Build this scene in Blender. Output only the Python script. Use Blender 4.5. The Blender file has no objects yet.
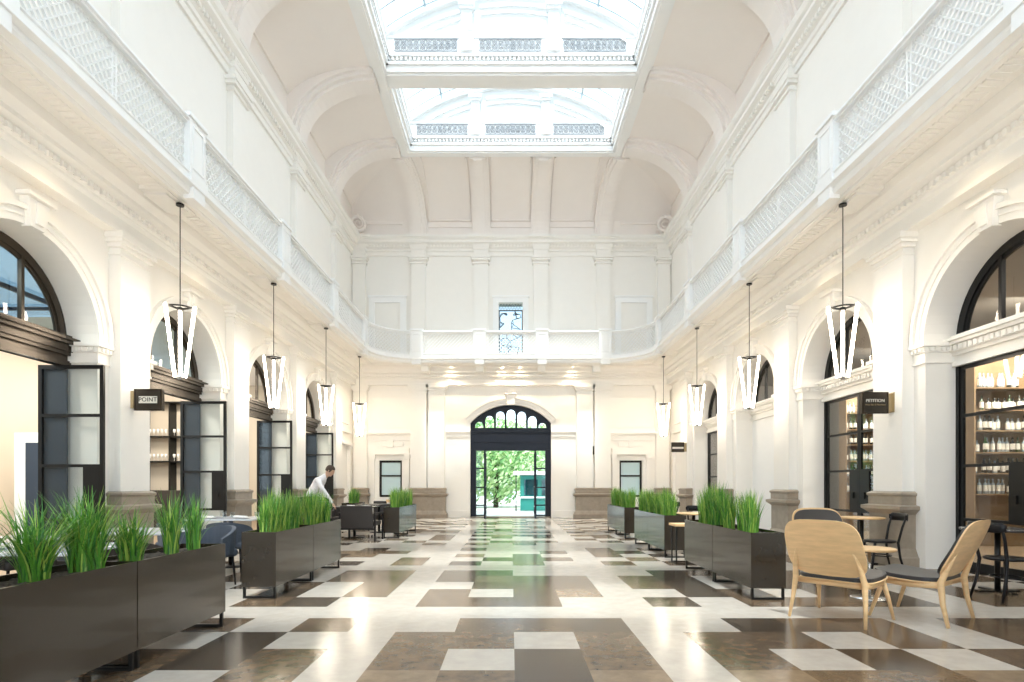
import bpy, math, random
from math import sin, cos, pi, sqrt, radians
from mathutils import Vector, Matrix
random.seed(7)
S = bpy.context.scene
COL = S.collection

# ------------------------------------------------------------------ camera
cam_data = bpy.data.cameras.new('camera')
cam = bpy.data.objects.new('camera', cam_data); COL.objects.link(cam)
cam.location = (0, 0, 1.25); cam.rotation_euler = (pi/2, 0, 0)
cam_data.sensor_width = 36; cam_data.lens = 36*571/1024
cam_data.shift_x = 0.0005; cam_data.shift_y = (485.5-341)/1024
cam_data.clip_start = 0.05; cam_data.clip_end = 300
S.camera = cam
# ------------------------------------------------------------------ world, sun, daylight, exposure
W = bpy.data.worlds.new('sky'); S.world = W; W.use_nodes = True
bg = W.node_tree.nodes['Background']
bg.inputs['Color'].default_value = (0.72, 0.87, 1.0, 1); bg.inputs['Strength'].default_value = 2.8
def lamp(name, kind, loc, energy, color, rot=(0,0,0), **kw):
    d = bpy.data.lights.new(name, kind); d.energy = energy; d.color = color
    for k, v in kw.items(): setattr(d, k, v)
    o = bpy.data.objects.new(name, d); COL.objects.link(o); o.location = loc; o.rotation_euler = rot
    return o
sun = lamp('sun', 'SUN', (0,0,30), 5.0, (1,.97,.92), angle=radians(2.5))
sun.rotation_euler = Vector((0.0,-1.0,2.2)).to_track_quat('Z','Y').to_euler()
for i in range(6):                                  # daylight under the glazed roof bays
    lamp('skylight_daylight', 'AREA', (0, 18.15-3.6*i, 13.75), 78, (0.84,0.92,1.0), shape='RECTANGLE', size=6.4, size_y=2.7)
S.view_settings.view_transform = 'Standard'; S.view_settings.look = 'None'
S.view_settings.exposure = 0.38
S.cycles.diffuse_bounces = 10; S.cycles.max_bounces = 14; S.cycles.transparent_max_bounces = 16; S.view_settings.gamma = 1
S.view_settings.use_curve_mapping = False
WARM = (1.0, 0.78, 0.50)

# ------------------------------------------------------------------ materials
def mat(name, col, rough=.5, metal=0, emit=None, strength=0, noise=0, nscale=4, col2=None, bump=0, bscale=40, trans=0, alpha=None, spec=None, coat=0, stretch=None):
    m = bpy.data.materials.new(name); m.use_nodes = True
    nt = m.node_tree; b = nt.nodes['Principled BSDF']
    b.inputs['Base Color'].default_value = (*col, 1); b.inputs['Roughness'].default_value = rough
    b.inputs['Metallic'].default_value = metal
    if spec is not None: b.inputs['Specular IOR Level'].default_value = spec
    if coat: b.inputs['Coat Weight'].default_value = coat; b.inputs['Coat Roughness'].default_value = .08
    if emit: b.inputs['Emission Color'].default_value = (*emit, 1); b.inputs['Emission Strength'].default_value = strength
    if noise or bump:
        tc = nt.nodes.new('ShaderNodeTexCoord'); mp = nt.nodes.new('ShaderNodeMapping')
        nt.links.new(tc.outputs['Object'], mp.inputs['Vector'])
        if stretch: mp.inputs['Scale'].default_value = stretch
    if noise:
        n = nt.nodes.new('ShaderNodeTexNoise'); n.inputs['Scale'].default_value = nscale; n.inputs['Detail'].default_value = 8
        n.inputs['Roughness'].default_value = .65
        r = nt.nodes.new('ShaderNodeValToRGB'); c2 = col2 or tuple(c*(1-noise) for c in col)
        r.color_ramp.elements[0].color = (*c2, 1); r.color_ramp.elements[1].color = (*col, 1)
        r.color_ramp.elements[0].position = .32; r.color_ramp.elements[1].position = .68
        nt.links.new(mp.outputs[0], n.inputs['Vector']); nt.links.new(n.outputs['Fac'], r.inputs['Fac'])
        nt.links.new(r.outputs['Color'], b.inputs['Base Color'])
    if bump:
        n2 = nt.nodes.new('ShaderNodeTexNoise'); n2.inputs['Scale'].default_value = bscale; n2.inputs['Detail'].default_value = 4
        bp = nt.nodes.new('ShaderNodeBump'); bp.inputs['Strength'].default_value = bump; bp.inputs['Distance'].default_value = .01
        nt.links.new(mp.outputs[0], n2.inputs['Vector']); nt.links.new(n2.outputs['Fac'], bp.inputs['Height'])
        nt.links.new(bp.outputs[0], b.inputs['Normal'])
    return m
def glass_mat(name, tint, refl=.12, rough=.02):
    m = bpy.data.materials.new(name); m.use_nodes = True; nt = m.node_tree; nt.nodes.clear()
    o = nt.nodes.new('ShaderNodeOutputMaterial'); t = nt.nodes.new('ShaderNodeBsdfTransparent'); g = nt.nodes.new('ShaderNodeBsdfGlossy')
    lw = nt.nodes.new('ShaderNodeLayerWeight'); lw.inputs['Blend'].default_value = .5; f = nt.nodes.new('ShaderNodeMath'); f.operation = 'POWER'; f.inputs[1].default_value = 4.0; nt.links.new(lw.outputs['Facing'], f.inputs[0])
    a = nt.nodes.new('ShaderNodeMath'); a.operation = 'ADD'; a.inputs[1].default_value = refl; a.use_clamp = True
    x = nt.nodes.new('ShaderNodeMixShader'); t.inputs[0].default_value = (*tint, 1); g.inputs['Roughness'].default_value = rough
    nt.links.new(f.outputs[0], a.inputs[0]); nt.links.new(a.outputs[0], x.inputs[0]); nt.links.new(t.outputs[0], x.inputs[1]); nt.links.new(g.outputs[0], x.inputs[2]); nt.links.new(x.outputs[0], o.inputs[0])
    return m
M = dict(
 paint=mat('cream_paint', (.87,.845,.80), .55, noise=.02, nscale=3),
 white=mat('white_paint', (.88,.88,.87), .45, noise=.02, nscale=3),
 plaster=mat('ceiling_plaster', (.88,.83,.79), .6, noise=.02, nscale=2),
 stone=mat('plinth_stone', (.36,.30,.235), .35, noise=.25, nscale=6),
 pale=mat('pale_marble', (.53,.48,.42), .19, noise=.16, nscale=7, bump=.02, bscale=60, spec=.35),
 brown=mat('brown_marble', (.18,.118,.070), .16, spec=.32, noise=.5, nscale=9, col2=(.075,.054,.037), bump=.02, bscale=60),
 umber=mat('umber_marble', (.075,.054,.038), .16, spec=.32, noise=.5, nscale=11, col2=(.05,.038,.028)),
 tan=mat('tan_marble', (.27,.19,.12), .17, spec=.32, noise=.35, nscale=8),
 joint=mat('dark_grout', (.12,.10,.08), .6),
 black=mat('black_steel', (.006,.006,.006), .35, spec=.35),
 navy=mat('dark_navy_joinery', (.006,.009,.018), .4, spec=.3),
 bronze=mat('bronze_joinery', (.055,.042,.03), .25, metal=.5),
 planter=mat('planter_powder_coat', (.026,.019,.012), .26, metal=.0, noise=.1, nscale=3, coat=.35, spec=.45),
 soil=mat('dark_mulch', (.02,.016,.012), .9, noise=.6, nscale=30, col2=(.10,.085,.07), bump=1, bscale=30),
 oak=mat('pale_oak', (.84,.56,.29), .38, noise=.18, nscale=5, stretch=(1,1,6), col2=(.68,.45,.23)),
 pad=mat('charcoal_leather', (.035,.033,.034), .42, bump=.05, bscale=150),
 ebony=mat('black_stained_wood', (.008,.007,.008), .4, spec=.3),
 slate=mat('blue_grey_upholstery', (.085,.105,.14), .7, bump=.15, bscale=200),
 darkup=mat('dark_brown_upholstery', (.03,.025,.023), .6),
 top=mat('white_stone_tabletop', (.75,.78,.82), .15),
 darktop=mat('dark_tabletop', (.05,.045,.045), .2),
 china=mat('white_china', (.85,.85,.85), .2),
 linen=mat('white_napkin', (.85,.85,.86), .8),
 chrome=mat('brushed_steel', (.6,.6,.6), .25, metal=1),
 brass=mat('aged_brass', (.45,.36,.22), .35, metal=.8),
 signface=mat('dark_sign_face', (.035,.028,.02), .35, metal=.3),
 signtext=mat('cream_lettering', (.8,.78,.7), .5),
 tube=mat('white_lamp_tube', (1,1,1), .4, emit=(1.0,.86,.68), strength=24),
 spot=mat('downlight_lens', (1,1,1), .4, emit=(1.0,.9,.75), strength=25),
 glass=glass_mat('clear_glass', (.92,.94,.94), .03), blueglass=glass_mat('tinted_glass', (.62,.74,.82), .06),
 skyglass=glass_mat('tinted_arch_glass', (.40,.52,.58), .05),
 roofglass=glass_mat('roof_glass', (.60,.66,.69), .02),
 frosted=mat('frosted_pane', (.55,.72,.76), .3, spec=.6),
 ironpaint=mat('grey_iron_paint', (.22,.23,.24), .5),
 grille=mat('dark_iron', (.05,.045,.04), .5, metal=.4),
 winedark=mat('dark_bottle_glass', (.02,.022,.02), .08, coat=.5), winegreen=mat('green_bottle_glass', (.03,.07,.03), .08, coat=.5), wineclear=mat('pale_spirit_bottle', (.35,.42,.48), .08, coat=.5),
 label=mat('paper_label', (.78,.75,.68), .6), redcap=mat('red_capsule', (.25,.02,.02), .4),
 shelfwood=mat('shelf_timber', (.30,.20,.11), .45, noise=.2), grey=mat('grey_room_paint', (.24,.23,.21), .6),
 roomcream=mat('warm_room_paint', (.62,.56,.47), .6), roomfloor=mat('timber_room_floor', (.30,.21,.13), .4, noise=.3, stretch=(1,8,1)),
 curtain=mat('navy_curtain', (.03,.045,.07), .6),
 skin=mat('skin', (.55,.35,.25), .5), shirt=mat('white_shirt', (.82,.82,.86), .7), trousers=mat('dark_trousers', (.03,.03,.035), .7), hair=mat('dark_brown_hair', (.05,.03,.02), .6), apron=mat('apron_black', (.03,.028,.03), .7),
 blade1=mat('grass_green', (.11,.31,.035), .4), blade2=mat('grass_yellow_green', (.36,.52,.09), .4), blade3=mat('grass_deep_green', (.05,.20,.035), .4),
 leafa=mat('leaf_bright', (.38,.58,.24), .5), leafb=mat('leaf_mid', (.20,.42,.16), .5), leafc=mat('leaf_pale', (.62,.76,.45), .5), bark=mat('bark', (.10,.07,.05), .8),
 kiosk=mat('teal_kiosk_paint', (.02,.22,.18), .4), paving=mat('pale_paving', (.62,.60,.56), .7, noise=.1), lawn=mat('lawn', (.16,.34,.08), .9, noise=.3, nscale=3),
 brochure=mat('leaflet_paper', (.7,.5,.3), .6), facade=mat('far_facade', (.45,.42,.38), .8),
)

# ------------------------------------------------------------------ mesh helper
class MB:
    def __init__(s): s.v=[]; s.f=[]; s.m=[]; s.sm=[]
    def quad(s, a,b,c,d, m=0, sm=False):
        n=len(s.v); s.v += [tuple(a),tuple(b),tuple(c),tuple(d)]; s.f.append((n,n+1,n+2,n+3)); s.m.append(m); s.sm.append(sm); return s
    def box(s, x0,x1,y0,y1,z0,z1, m=0):
        if x0>x1: x0,x1=x1,x0
        if y0>y1: y0,y1=y1,y0
        if z0>z1: z0,z1=z1,z0
        n=len(s.v); s.v += [(x0,y0,z0),(x1,y0,z0),(x1,y1,z0),(x0,y1,z0),(x0,y0,z1),(x1,y0,z1),(x1,y1,z1),(x0,y1,z1)]
        for q in ((3,2,1,0),(4,5,6,7),(0,1,5,4),(1,2,6,5),(2,3,7,6),(3,0,4,7)): s.f.append(tuple(n+i for i in q)); s.m.append(m); s.sm.append(False)
        return s
    def hexa(s, p, m=0):       # 8 points: bottom loop, top loop
        n=len(s.v); s.v += [tuple(a) for a in p]
        for q in ((3,2,1,0),(4,5,6,7),(0,1,5,4),(1,2,6,5),(2,3,7,6),(3,0,4,7)): s.f.append(tuple(n+i for i in q)); s.m.append(m); s.sm.append(False)
        return s
    def bar(s, p, q, w, t, nrm, m=0):     # straight bar p-q, width w in plane, thickness t along nrm
        p=Vector(p); q=Vector(q); nrm=Vector(nrm).normalized(); d=(q-p).normalized(); u=d.cross(nrm)*w/2; k=nrm*t/2
        return s.hexa([p-u-k,p+u-k,p+u+k,p-u+k,q-u-k,q+u-k,q+u+k,q-u+k], m)
    def tube(s, pts, r, n=8, m=0, cap=True, flat=None):
        if not isinstance(r,(list,tuple)): r=[r]*len(pts)
        pts=[Vector(p) for p in pts]; rings=[]; prev=None
        for i,p in enumerate(pts):
            d=(pts[min(i+1,len(pts)-1)]-pts[max(i-1,0)]).normalized()
            if prev is None:
                a=d.orthogonal().normalized() if flat is None else (Vector(flat)-d*d.dot(Vector(flat))).normalized()
            else: a=(prev-d*d.dot(prev)).normalized()
            prev=a; b=d.cross(a); base=len(s.v)
            rr=r[i] if isinstance(r[i],tuple) else (r[i],r[i])
            for k in range(n):
                t=2*pi*k/n; s.v.append(tuple(p+a*cos(t)*rr[0]+b*sin(t)*rr[1]))
            rings.append(base)
        for i in range(len(pts)-1):
            for k in range(n):
                s.f.append((rings[i]+k,rings[i]+(k+1)%n,rings[i+1]+(k+1)%n,rings[i+1]+k)); s.m.append(m); s.sm.append(True)
        if cap:
            s.f.append(tuple(reversed(range(rings[0],rings[0]+n)))); s.m.append(m); s.sm.append(False)
            s.f.append(tuple(range(rings[-1],rings[-1]+n))); s.m.append(m); s.sm.append(False)
        return s
    def lathe(s, prof, c=(0,0,0), n=20, m=0, ms=None):
        rings=[]
        for r,z in prof:
            base=len(s.v); rings.append(base)
            for k in range(n): s.v.append((c[0]+r*cos(2*pi*k/n), c[1]+r*sin(2*pi*k/n), c[2]+z))
        for i in range(len(prof)-1):
            for k in range(n):
                s.f.append((rings[i]+k,rings[i]+(k+1)%n,rings[i+1]+(k+1)%n,rings[i+1]+k)); s.m.append(ms[i] if ms else m); s.sm.append(True)
        if prof[0][0]>1e-4: s.f.append(tuple(reversed(range(rings[0],rings[0]+n)))); s.m.append(ms[0] if ms else m); s.sm.append(False)
        if prof[-1][0]>1e-4: s.f.append(tuple(range(rings[-1],rings[-1]+n))); s.m.append(ms[-1] if ms else m); s.sm.append(False)
        return s
    def grid(s, fn, nu, nv, m=0, sm=True):
        b=len(s.v)
        for j in range(nv+1):
            for i in range(nu+1): s.v.append(tuple(fn(i/nu,j/nv)))
        for j in range(nv):
            for i in range(nu):
                a=b+j*(nu+1)+i; s.f.append((a,a+1,a+nu+2,a+nu+1)); s.m.append(m); s.sm.append(sm)
        return s
    def build(s, name, mats, parent=None, bevel=0, loc=None, rz=0):
        me=bpy.data.meshes.new(name); me.from_pydata(s.v,[],s.f)
        for x in (mats if isinstance(mats,(list,tuple)) else [mats]): me.materials.append(M[x])
        me.polygons.foreach_set('material_index', s.m); me.polygons.foreach_set('use_smooth', s.sm); me.update()
        o=bpy.data.objects.new(name, me); COL.objects.link(o)
        if parent: o.parent=parent
        if loc: o.location=loc
        o.rotation_euler.z=rz
        if bevel:
            b=o.modifiers.new('bevel','BEVEL'); b.width=bevel; b.segments=2; b.limit_method='ANGLE'
        return o
def tag(o, label=None, cat=None, group=None, kind=None):
    if cat=='ornamental grass': o['kind']='thing'
    if label: o['label']=label
    if cat: o['category']=cat
    if group: o['group']=group
    if kind: o['kind']=kind
    return o
def thing(name, label, cat, loc=(0,0,0), rz=0, group=None, kind=None):
    o=bpy.data.objects.new(name, None); COL.objects.link(o); o.location=loc; o.rotation_euler.z=rz; o.empty_display_size=.1
    return tag(o,label,cat,group,kind)
KIDS={}
def kids(o): return [c for c in bpy.data.objects if c.parent is o]
def copy_tree(o, parent=None, ch=None):
    c=o.copy(); COL.objects.link(c); c.parent=parent
    for k in kids(o): copy_tree(k, c)
    return c
def dup(o, loc, rz=0, label=None, group=None):
    c=copy_tree(o); c.location=loc; c.rotation_euler=(0,0,rz)
    if label: c['label']=label
    if group: c['group']=group
    return c
def flip(o):                    # consistent outward normals for a closed mesh
    import bmesh
    b=bmesh.new(); b.from_mesh(o.data); bmesh.ops.remove_doubles(b,verts=b.verts,dist=1e-5); bmesh.ops.recalc_face_normals(b,faces=b.faces); b.to_mesh(o.data); b.free(); return o
NT=[0]
def struct(o, label=None, cat='structure'):
    o['kind']='structure'
    if label: o['label']=label
    o['category']=cat
    return o
def trim(label, cat='trim'):
    NT[0]+=1
    o=thing('trim_%d'%NT[0], label, cat, kind='structure'); return o

# ------------------------------------------------------------------ measures of the hall
WX=6.2; EY=22.3; BY=-3.4          # side walls, end wall, wall behind
PC=[1.95,5.55,9.15,12.75,16.35,19.95]          # pilaster centres
AC=[3.755,7.355,10.955,14.555,18.155]           # arch centres
AR=1.195; ZS=3.38
SOF=5.85

# ------------------------------------------------------------------ floor of chequered marble
T=.5055; X0L=-1.40; X0R=1.46; CB=-.99
def rows():
    out=[]; y=5.89-.0; r=0
    start=5.38-3.033*3-.0; y=start+0
    # one band (1 T) then five rows, repeated; band covers 5.38..5.89
    k=-3
    while True:
        yb=5.38+3.033*k
        if yb>EY+3: break
        out.append((yb,yb+T,'band',k,0))
        for j in range(5): out.append((yb+T+T*j, yb+T*2+T*j if j<4 else yb+3.033,'row',k,j))
        k+=1
    return out
exC={(-1,4):'pbbu',(-1,3):'bbpb',(-1,2):'bpub',(-1,1):'tbut',(0,0):'bbbp',(0,1):'bpbt',(0,2):'pbbb',(0,3):'btbb',(0,4):'bupp'}
exR={(-1,4):'pubbpbubt',(-1,3):'bbpbpbbtb',(-1,2):'bpupbubpb',(-1,1):'tbbtubpbu',(0,0):'upbbtupbb',(0,1):'pubpbupbt',(0,2):'bupubbpbp',(0,3):'buptbupbt',(0,4):'pubpbtbpb'}
exL={(-1,4):'bpbbupbbt',(-1,3):'pupbtubpb',(-1,2):'bubpbubpb',(-1,1):'bpbupbbub',(0,0):'pubpbbpub',(0,1):'bpupbtbpb',(0,2):'bpbupbubp',(0,3):'bbpbupbbt',(0,4):'tbpubpbub'}
mi={'p':0,'b':1,'u':2,'t':3,'g':4}
fl=MB(); rng=random.Random(3)
def tile(x0,x1,y0,y1,c,z=0):
    x0=max(x0,-6.7);x1=min(x1,6.7);y0=max(y0,BY);y1=min(y1,EY+.6)
    if x1-x0<.01 or y1-y0<.01: return
    fl.quad((x0,y0,z),(x1,y0,z),(x1,y1,z),(x0,y1,z),mi[c])
for (y0,y1,kind,k,j) in rows():
    if y1<BY or y0>EY+.6: continue
    def pick(i=0):
        return 'p' if rng.random()<(.80 if (i+j)%2 else .14) else rng.choice('bbuut')
    for i in range(4):
        c='p' if kind=='band' else (exC[(k,j)][i] if (k,j) in exC else pick(i)); tile(CB+i*T,CB+(i+1)*T,y0,y1,c)
    tile(X0L,CB,y0,y1,'p'); tile(CB+4*T,X0R,y0,y1,'p')
    for i in range(11):
        c='p' if kind=='band' else (exR[(k,j)][i] if (k,j) in exR and i<9 else pick(i)); tile(X0R+i*T,X0R+(i+1)*T,y0,y1,c)
        c='p' if kind=='band' else (exL[(k,j)][i] if (k,j) in exL and i<9 else pick(i)); tile(X0L-(i+1)*T,X0L-i*T,y0,y1,c)
    if kind=='band': tile(-6.7,6.7,y0-.004,y0+.004,'g',.0006)
for x in (X0L,X0R,CB+2*T): tile(x-.004,x+.004,BY,EY,'g',.0006)
struct(fl.build('floor',['pale','brown','umber','tan','joint']),'polished floor of pale, brown and dark marble squares between pale bands','floor')

# ------------------------------------------------------------------ walls with openings
def holed_wall(mb, mp, u0, u1, z0, z1, depth, holes, m=0):
    """mp(u,d,z)->xyz; holes: (ua,ub,za,fn) with fn(u) the top."""
    bp={u0,u1}
    for h in holes:
        n=28 if h[4] else 1
        for i in range(n+1): bp.add(round(h[0]+(h[1]-h[0])*(0.5-0.5*cos(pi*i/n)) if n>1 else h[0]+(h[1]-h[0])*i,5))
    bp=sorted(b for b in bp if u0-1e-6<=b<=u1+1e-6)
    for a,b in zip(bp,bp[1:]):
        mid=(a+b)/2; cur=lambda u: z0; 
        hs=sorted([h for h in holes if h[0]-1e-6<mid<h[1]+1e-6], key=lambda h:h[2])
        la,lb=z0,z0
        for h in hs:
            if h[2]>max(la,lb)+1e-4:
                for d in (0,depth): mb.quad(mp(a,d,la),mp(b,d,lb),mp(b,d,h[2]),mp(a,d,h[2]),m)
                mb.quad(mp(a,0,h[2]),mp(b,0,h[2]),mp(b,depth,h[2]),mp(a,depth,h[2]),m)
            ta,tb=h[3](a),h[3](b)
            mb.quad(mp(a,0,ta),mp(b,0,tb),mp(b,depth,tb),mp(a,depth,ta),m)
            la,lb=ta,tb
        for d in (0,depth): mb.quad(mp(a,d,la),mp(b,d,lb),mp(b,d,z1),mp(a,d,z1),m)
    for h in holes:
        for u in (h[0],h[1]):
            mb.quad(mp(u,0,h[2]),mp(u,depth,h[2]),mp(u,depth,h[3](u)),mp(u,0,h[3](u)),m)
flat=lambda z: (lambda u: z)
def arch_fn(c,r,zs): return lambda u: zs+sqrt(max(0,r*r-(u-c)**2))
def arch_hole(c): return (c-AR,c+AR,0,arch_fn(c,AR,ZS),True)
for side,nm in ((-1,'left'),(1,'right')):
    mb=MB(); mp=lambda u,d,z,s=side: (s*(WX+d),u,z)
    holed_wall(mb,mp,BY,EY+.5,0,6.0,.55,[arch_hole(c) for c in AC])
    mb.box(side*WX,side*(WX+.4),BY,EY+.5,6.0,12.2)
    o=mb.build('wall_'+nm,'paint')
    struct(o,'cream side wall of arches %s, with plain gallery wall above'%('with folding glass doors' if side<0 else 'in front of the wine shelves'),'wall')
# end wall with entrance, two small windows, gallery doorway
ACX=-.03
def seg(u): # segmental top of entrance
    R=(1.58**2+.72**2)/(2*.72); return 3.69+.72-R+sqrt(max(0,R*R-(u-ACX)**2))
mb=MB(); mpE=lambda u,d,z:(u,EY+d,z)

holed_wall(mb,mpE,-WX,WX,0,12.2,.5,[(ACX-1.58,ACX+1.58,0,seg,True),(-5.17,-4.28,.80,flat(2.23),False),(4.22,5.11,.80,flat(2.23),False),(-.50,.44,6.02,flat(8.38),False)])
struct(mb.build('wall_end','paint'),'cream end wall with the arched entrance and the gallery doorway above','wall')
mb=MB(); holed_wall(mb,lambda u,d,z:(u,BY-d,z),-WX-.5,WX+.5,0,12.2,.3,[(-1.6,1.6,0,flat(4.4),False),(-5.4,-2.6,.8,flat(4.4),False),(2.6,5.4,.8,flat(4.4),False),(-4.6,4.6,7.0,flat(10.0),False)])  # openings added out of view so the sky fills the hall from the front
struct(mb.build('wall_back','paint'),'cream wall behind the viewer with added openings letting in sky fill','wall')

# ------------------------------------------------------------------ sweeps
def ucornice(mb, prof, m=0, y0=BY):
    for (o0,z0),(o1,z1) in zip(prof,prof[1:]):
        a=[(-WX+o0,y0,z0),(-WX+o0,EY-o0,z0),(WX-o0,EY-o0,z0),(WX-o0,y0,z0)]
        b=[(-WX+o1,y0,z1),(-WX+o1,EY-o1,z1),(WX-o1,EY-o1,z1),(WX-o1,y0,z1)]
        for i in range(3): mb.quad(a[i],a[i+1],b[i+1],b[i],m)
def udentils(mb, o0,o1,z0,z1,step,w,ys=2.0,m=0):
    y=ys
    while y<EY-o1-.05:
        for s in (-1,1): mb.box(s*(WX-o0),s*(WX-o1),y,y+w,z0,z1,m)
        y+=step
    x=-WX+o1+.1
    while x<WX-o1-.1: mb.box(x,x+w,EY-o0,EY-o1,z0,z1,m); x+=step
mb=MB()
ucornice(mb,[(0,5.13),(.2,5.13),(.2,5.20),(.17,5.22),(.17,5.36),(.22,5.40),(.22,5.44),(.26,5.46),(.26,5.54),(.36,5.60),(.36,5.66),(.46,5.74),(.50,SOF)])
udentils(mb,.24,.30,5.455,5.53,.12,.07)
struct(mb.build('trim_%d'%91,'paint'),'cream moulded cornice under the gallery all around the hall','cornice')
mb=MB(); ucornice(mb,[(.62,SOF),(.62,SOF-.025),(.66,SOF-.04),(.90,SOF-.04),(.94,SOF-.025),(.94,SOF)])
udentils(mb,.68,.88,SOF-.055,SOF-.03,.11,.06)
struct(mb.build('trim_%d'%92,'paint'),'raised leaf-patterned band along the gallery underside','moulding')

# ------------------------------------------------------------------ gallery slab, fascia, balustrade
BX=5.05; BE=21.3; BR=1.5
SY=BE-BR
segs=[('L',SY-BY),('A',BR*pi/2),('E',2*(BX-BR)),('B',BR*pi/2),('R',SY-BY)]
def P(s,off=0,z=0):
    for k,l in segs:
        if s<=l+1e-9 or k=='R':
            if k=='L': p=(-BX,BY+s); n=(1,0)
            elif k=='A': t=s/BR; p=(-BX+BR-BR*cos(t),SY+BR*sin(t)); n=(cos(t),-sin(t))
            elif k=='E': p=(-BX+BR+s,BE); n=(0,-1)
            elif k=='B': t=s/BR; p=(BX-BR+BR*sin(t),SY+BR*cos(t)); n=(-sin(t),-cos(t))
            else: p=(BX,SY-s); n=(-1,0)
            return Vector((p[0]+n[0]*off,p[1]+n[1]*off,z)),Vector((n[0],n[1],0))
        s-=l
SL=SY-BY; SA=BR*pi/2; SE=2*(BX-BR); STOT=2*SL+2*SA+SE
def samples(s0,s1,step=99):
    pts=[s0]; br=[SL+SA*i/10 for i in range(11)]+[SL+SA+SE+SA*i/10 for i in range(11)]
    return sorted(set([s0,s1]+[b for b in br if s0<b<s1]))
def bsweep(mb, prof, s0=0, s1=STOT, m=0, close=False):
    ss=samples(s0,s1); pr=prof+[prof[0]] if close else prof
    for a,b in zip(ss,ss[1:]):
        for (o0,z0),(o1,z1) in zip(pr,pr[1:]):
            mb.quad(P(a,o0,z0)[0],P(b,o0,z0)[0],P(b,o1,z1)[0],P(a,o1,z1)[0],m)
    if close:
        for s in (s0,s1):
            n=len(mb.v); mb.v+=[tuple(P(s,o,z)[0]) for o,z in prof]; mb.f.append(tuple(range(n,n+len(prof)))); mb.m.append(m); mb.sm.append(False)
# slab
mb=MB(); ss=samples(0,STOT)
def outer(s):
    p,n=P(s); 
    if s<=SL: return (-WX,p.y)
    if s<=SL+SA: t=(s-SL)/BR; return (-WX,EY) if abs(t-pi/4)<1e-6 else ((-WX, SY+(EY-SY)*math.tan(t)) if t<pi/4 else (-BX+BR-(WX-BX+BR)/math.tan(t),EY))
    if s<=SL+SA+SE: return (p.x,EY)
    q=outer(STOT-s); return (-q[0],q[1])
for z in (SOF,6.02):
    for a,b in zip(ss,ss[1:]):
        oa,ob=outer(a),outer(b); pa,pb=P(a,-.02)[0],P(b,-.02)[0]
        mb.quad((oa[0],oa[1],z),(ob[0],ob[1],z),(pb.x,pb.y,z),(pa.x,pa.y,z))
    for sx in (-1,1): pass
sl=mb.build('floor_gallery','paint'); struct(sl,'cream gallery floor slab running around the hall','gallery floor')
g=trim('white painted gallery balustrade with diamond lattice panels around three sides','balustrade')
mb=MB(); bsweep(mb,[(-.26,SOF),(-.25,SOF-.02),(-.16,SOF-.03),(-.15,SOF-.012),(-.02,SOF-.012),(0,SOF+.03),(0,5.93),(.07,5.97),(.07,6.01),(.02,6.03),(.02,6.12),(.04,6.135),(.04,6.15),(-.16,6.15),(-.16,6.0)])
mb.build('fascia','white',g)
posts=[]
for yc in PC[:5]+[19.75]:
    posts.append(yc-BY); posts.append(STOT-(yc-BY))
for xc in (-3.55,-1.2,1.14,3.5): posts.append(SL+SA+(xc+BX-BR))
posts.sort(); PW=.23
def post_mb():
    m=MB(); m.box(-PW,PW,-.20,.03,6.0,7.02); m.box(-PW-.03,PW+.03,-.23,.06,7.02,7.06); m.box(-PW-.015,PW+.015,-.215,.045,7.06,7.10)
    m.box(-PW-.02,PW+.02,-.21,.06,6.0,6.17)
    for a,b,c,d in ((-.16,-.13,6.24,6.92),(.13,.16,6.24,6.92),(-.13,.13,6.24,6.27),(-.13,.13,6.89,6.92)): m.box(a,b,.03,.045,c,d)
    m.box(-.17,.17,-.12,.05,5.77,6.0)
    return m
pm=post_mb().build('post','white',g,bevel=.006); first=True
for s in posts:
    p,n=P(s); o=pm if first else pm.copy()
    if not first: COL.objects.link(o); o.parent=g
    first=False; o.location=(p.x,p.y,0); o.rotation_euler.z=math.atan2(n.y,n.x)-pi/2
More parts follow.
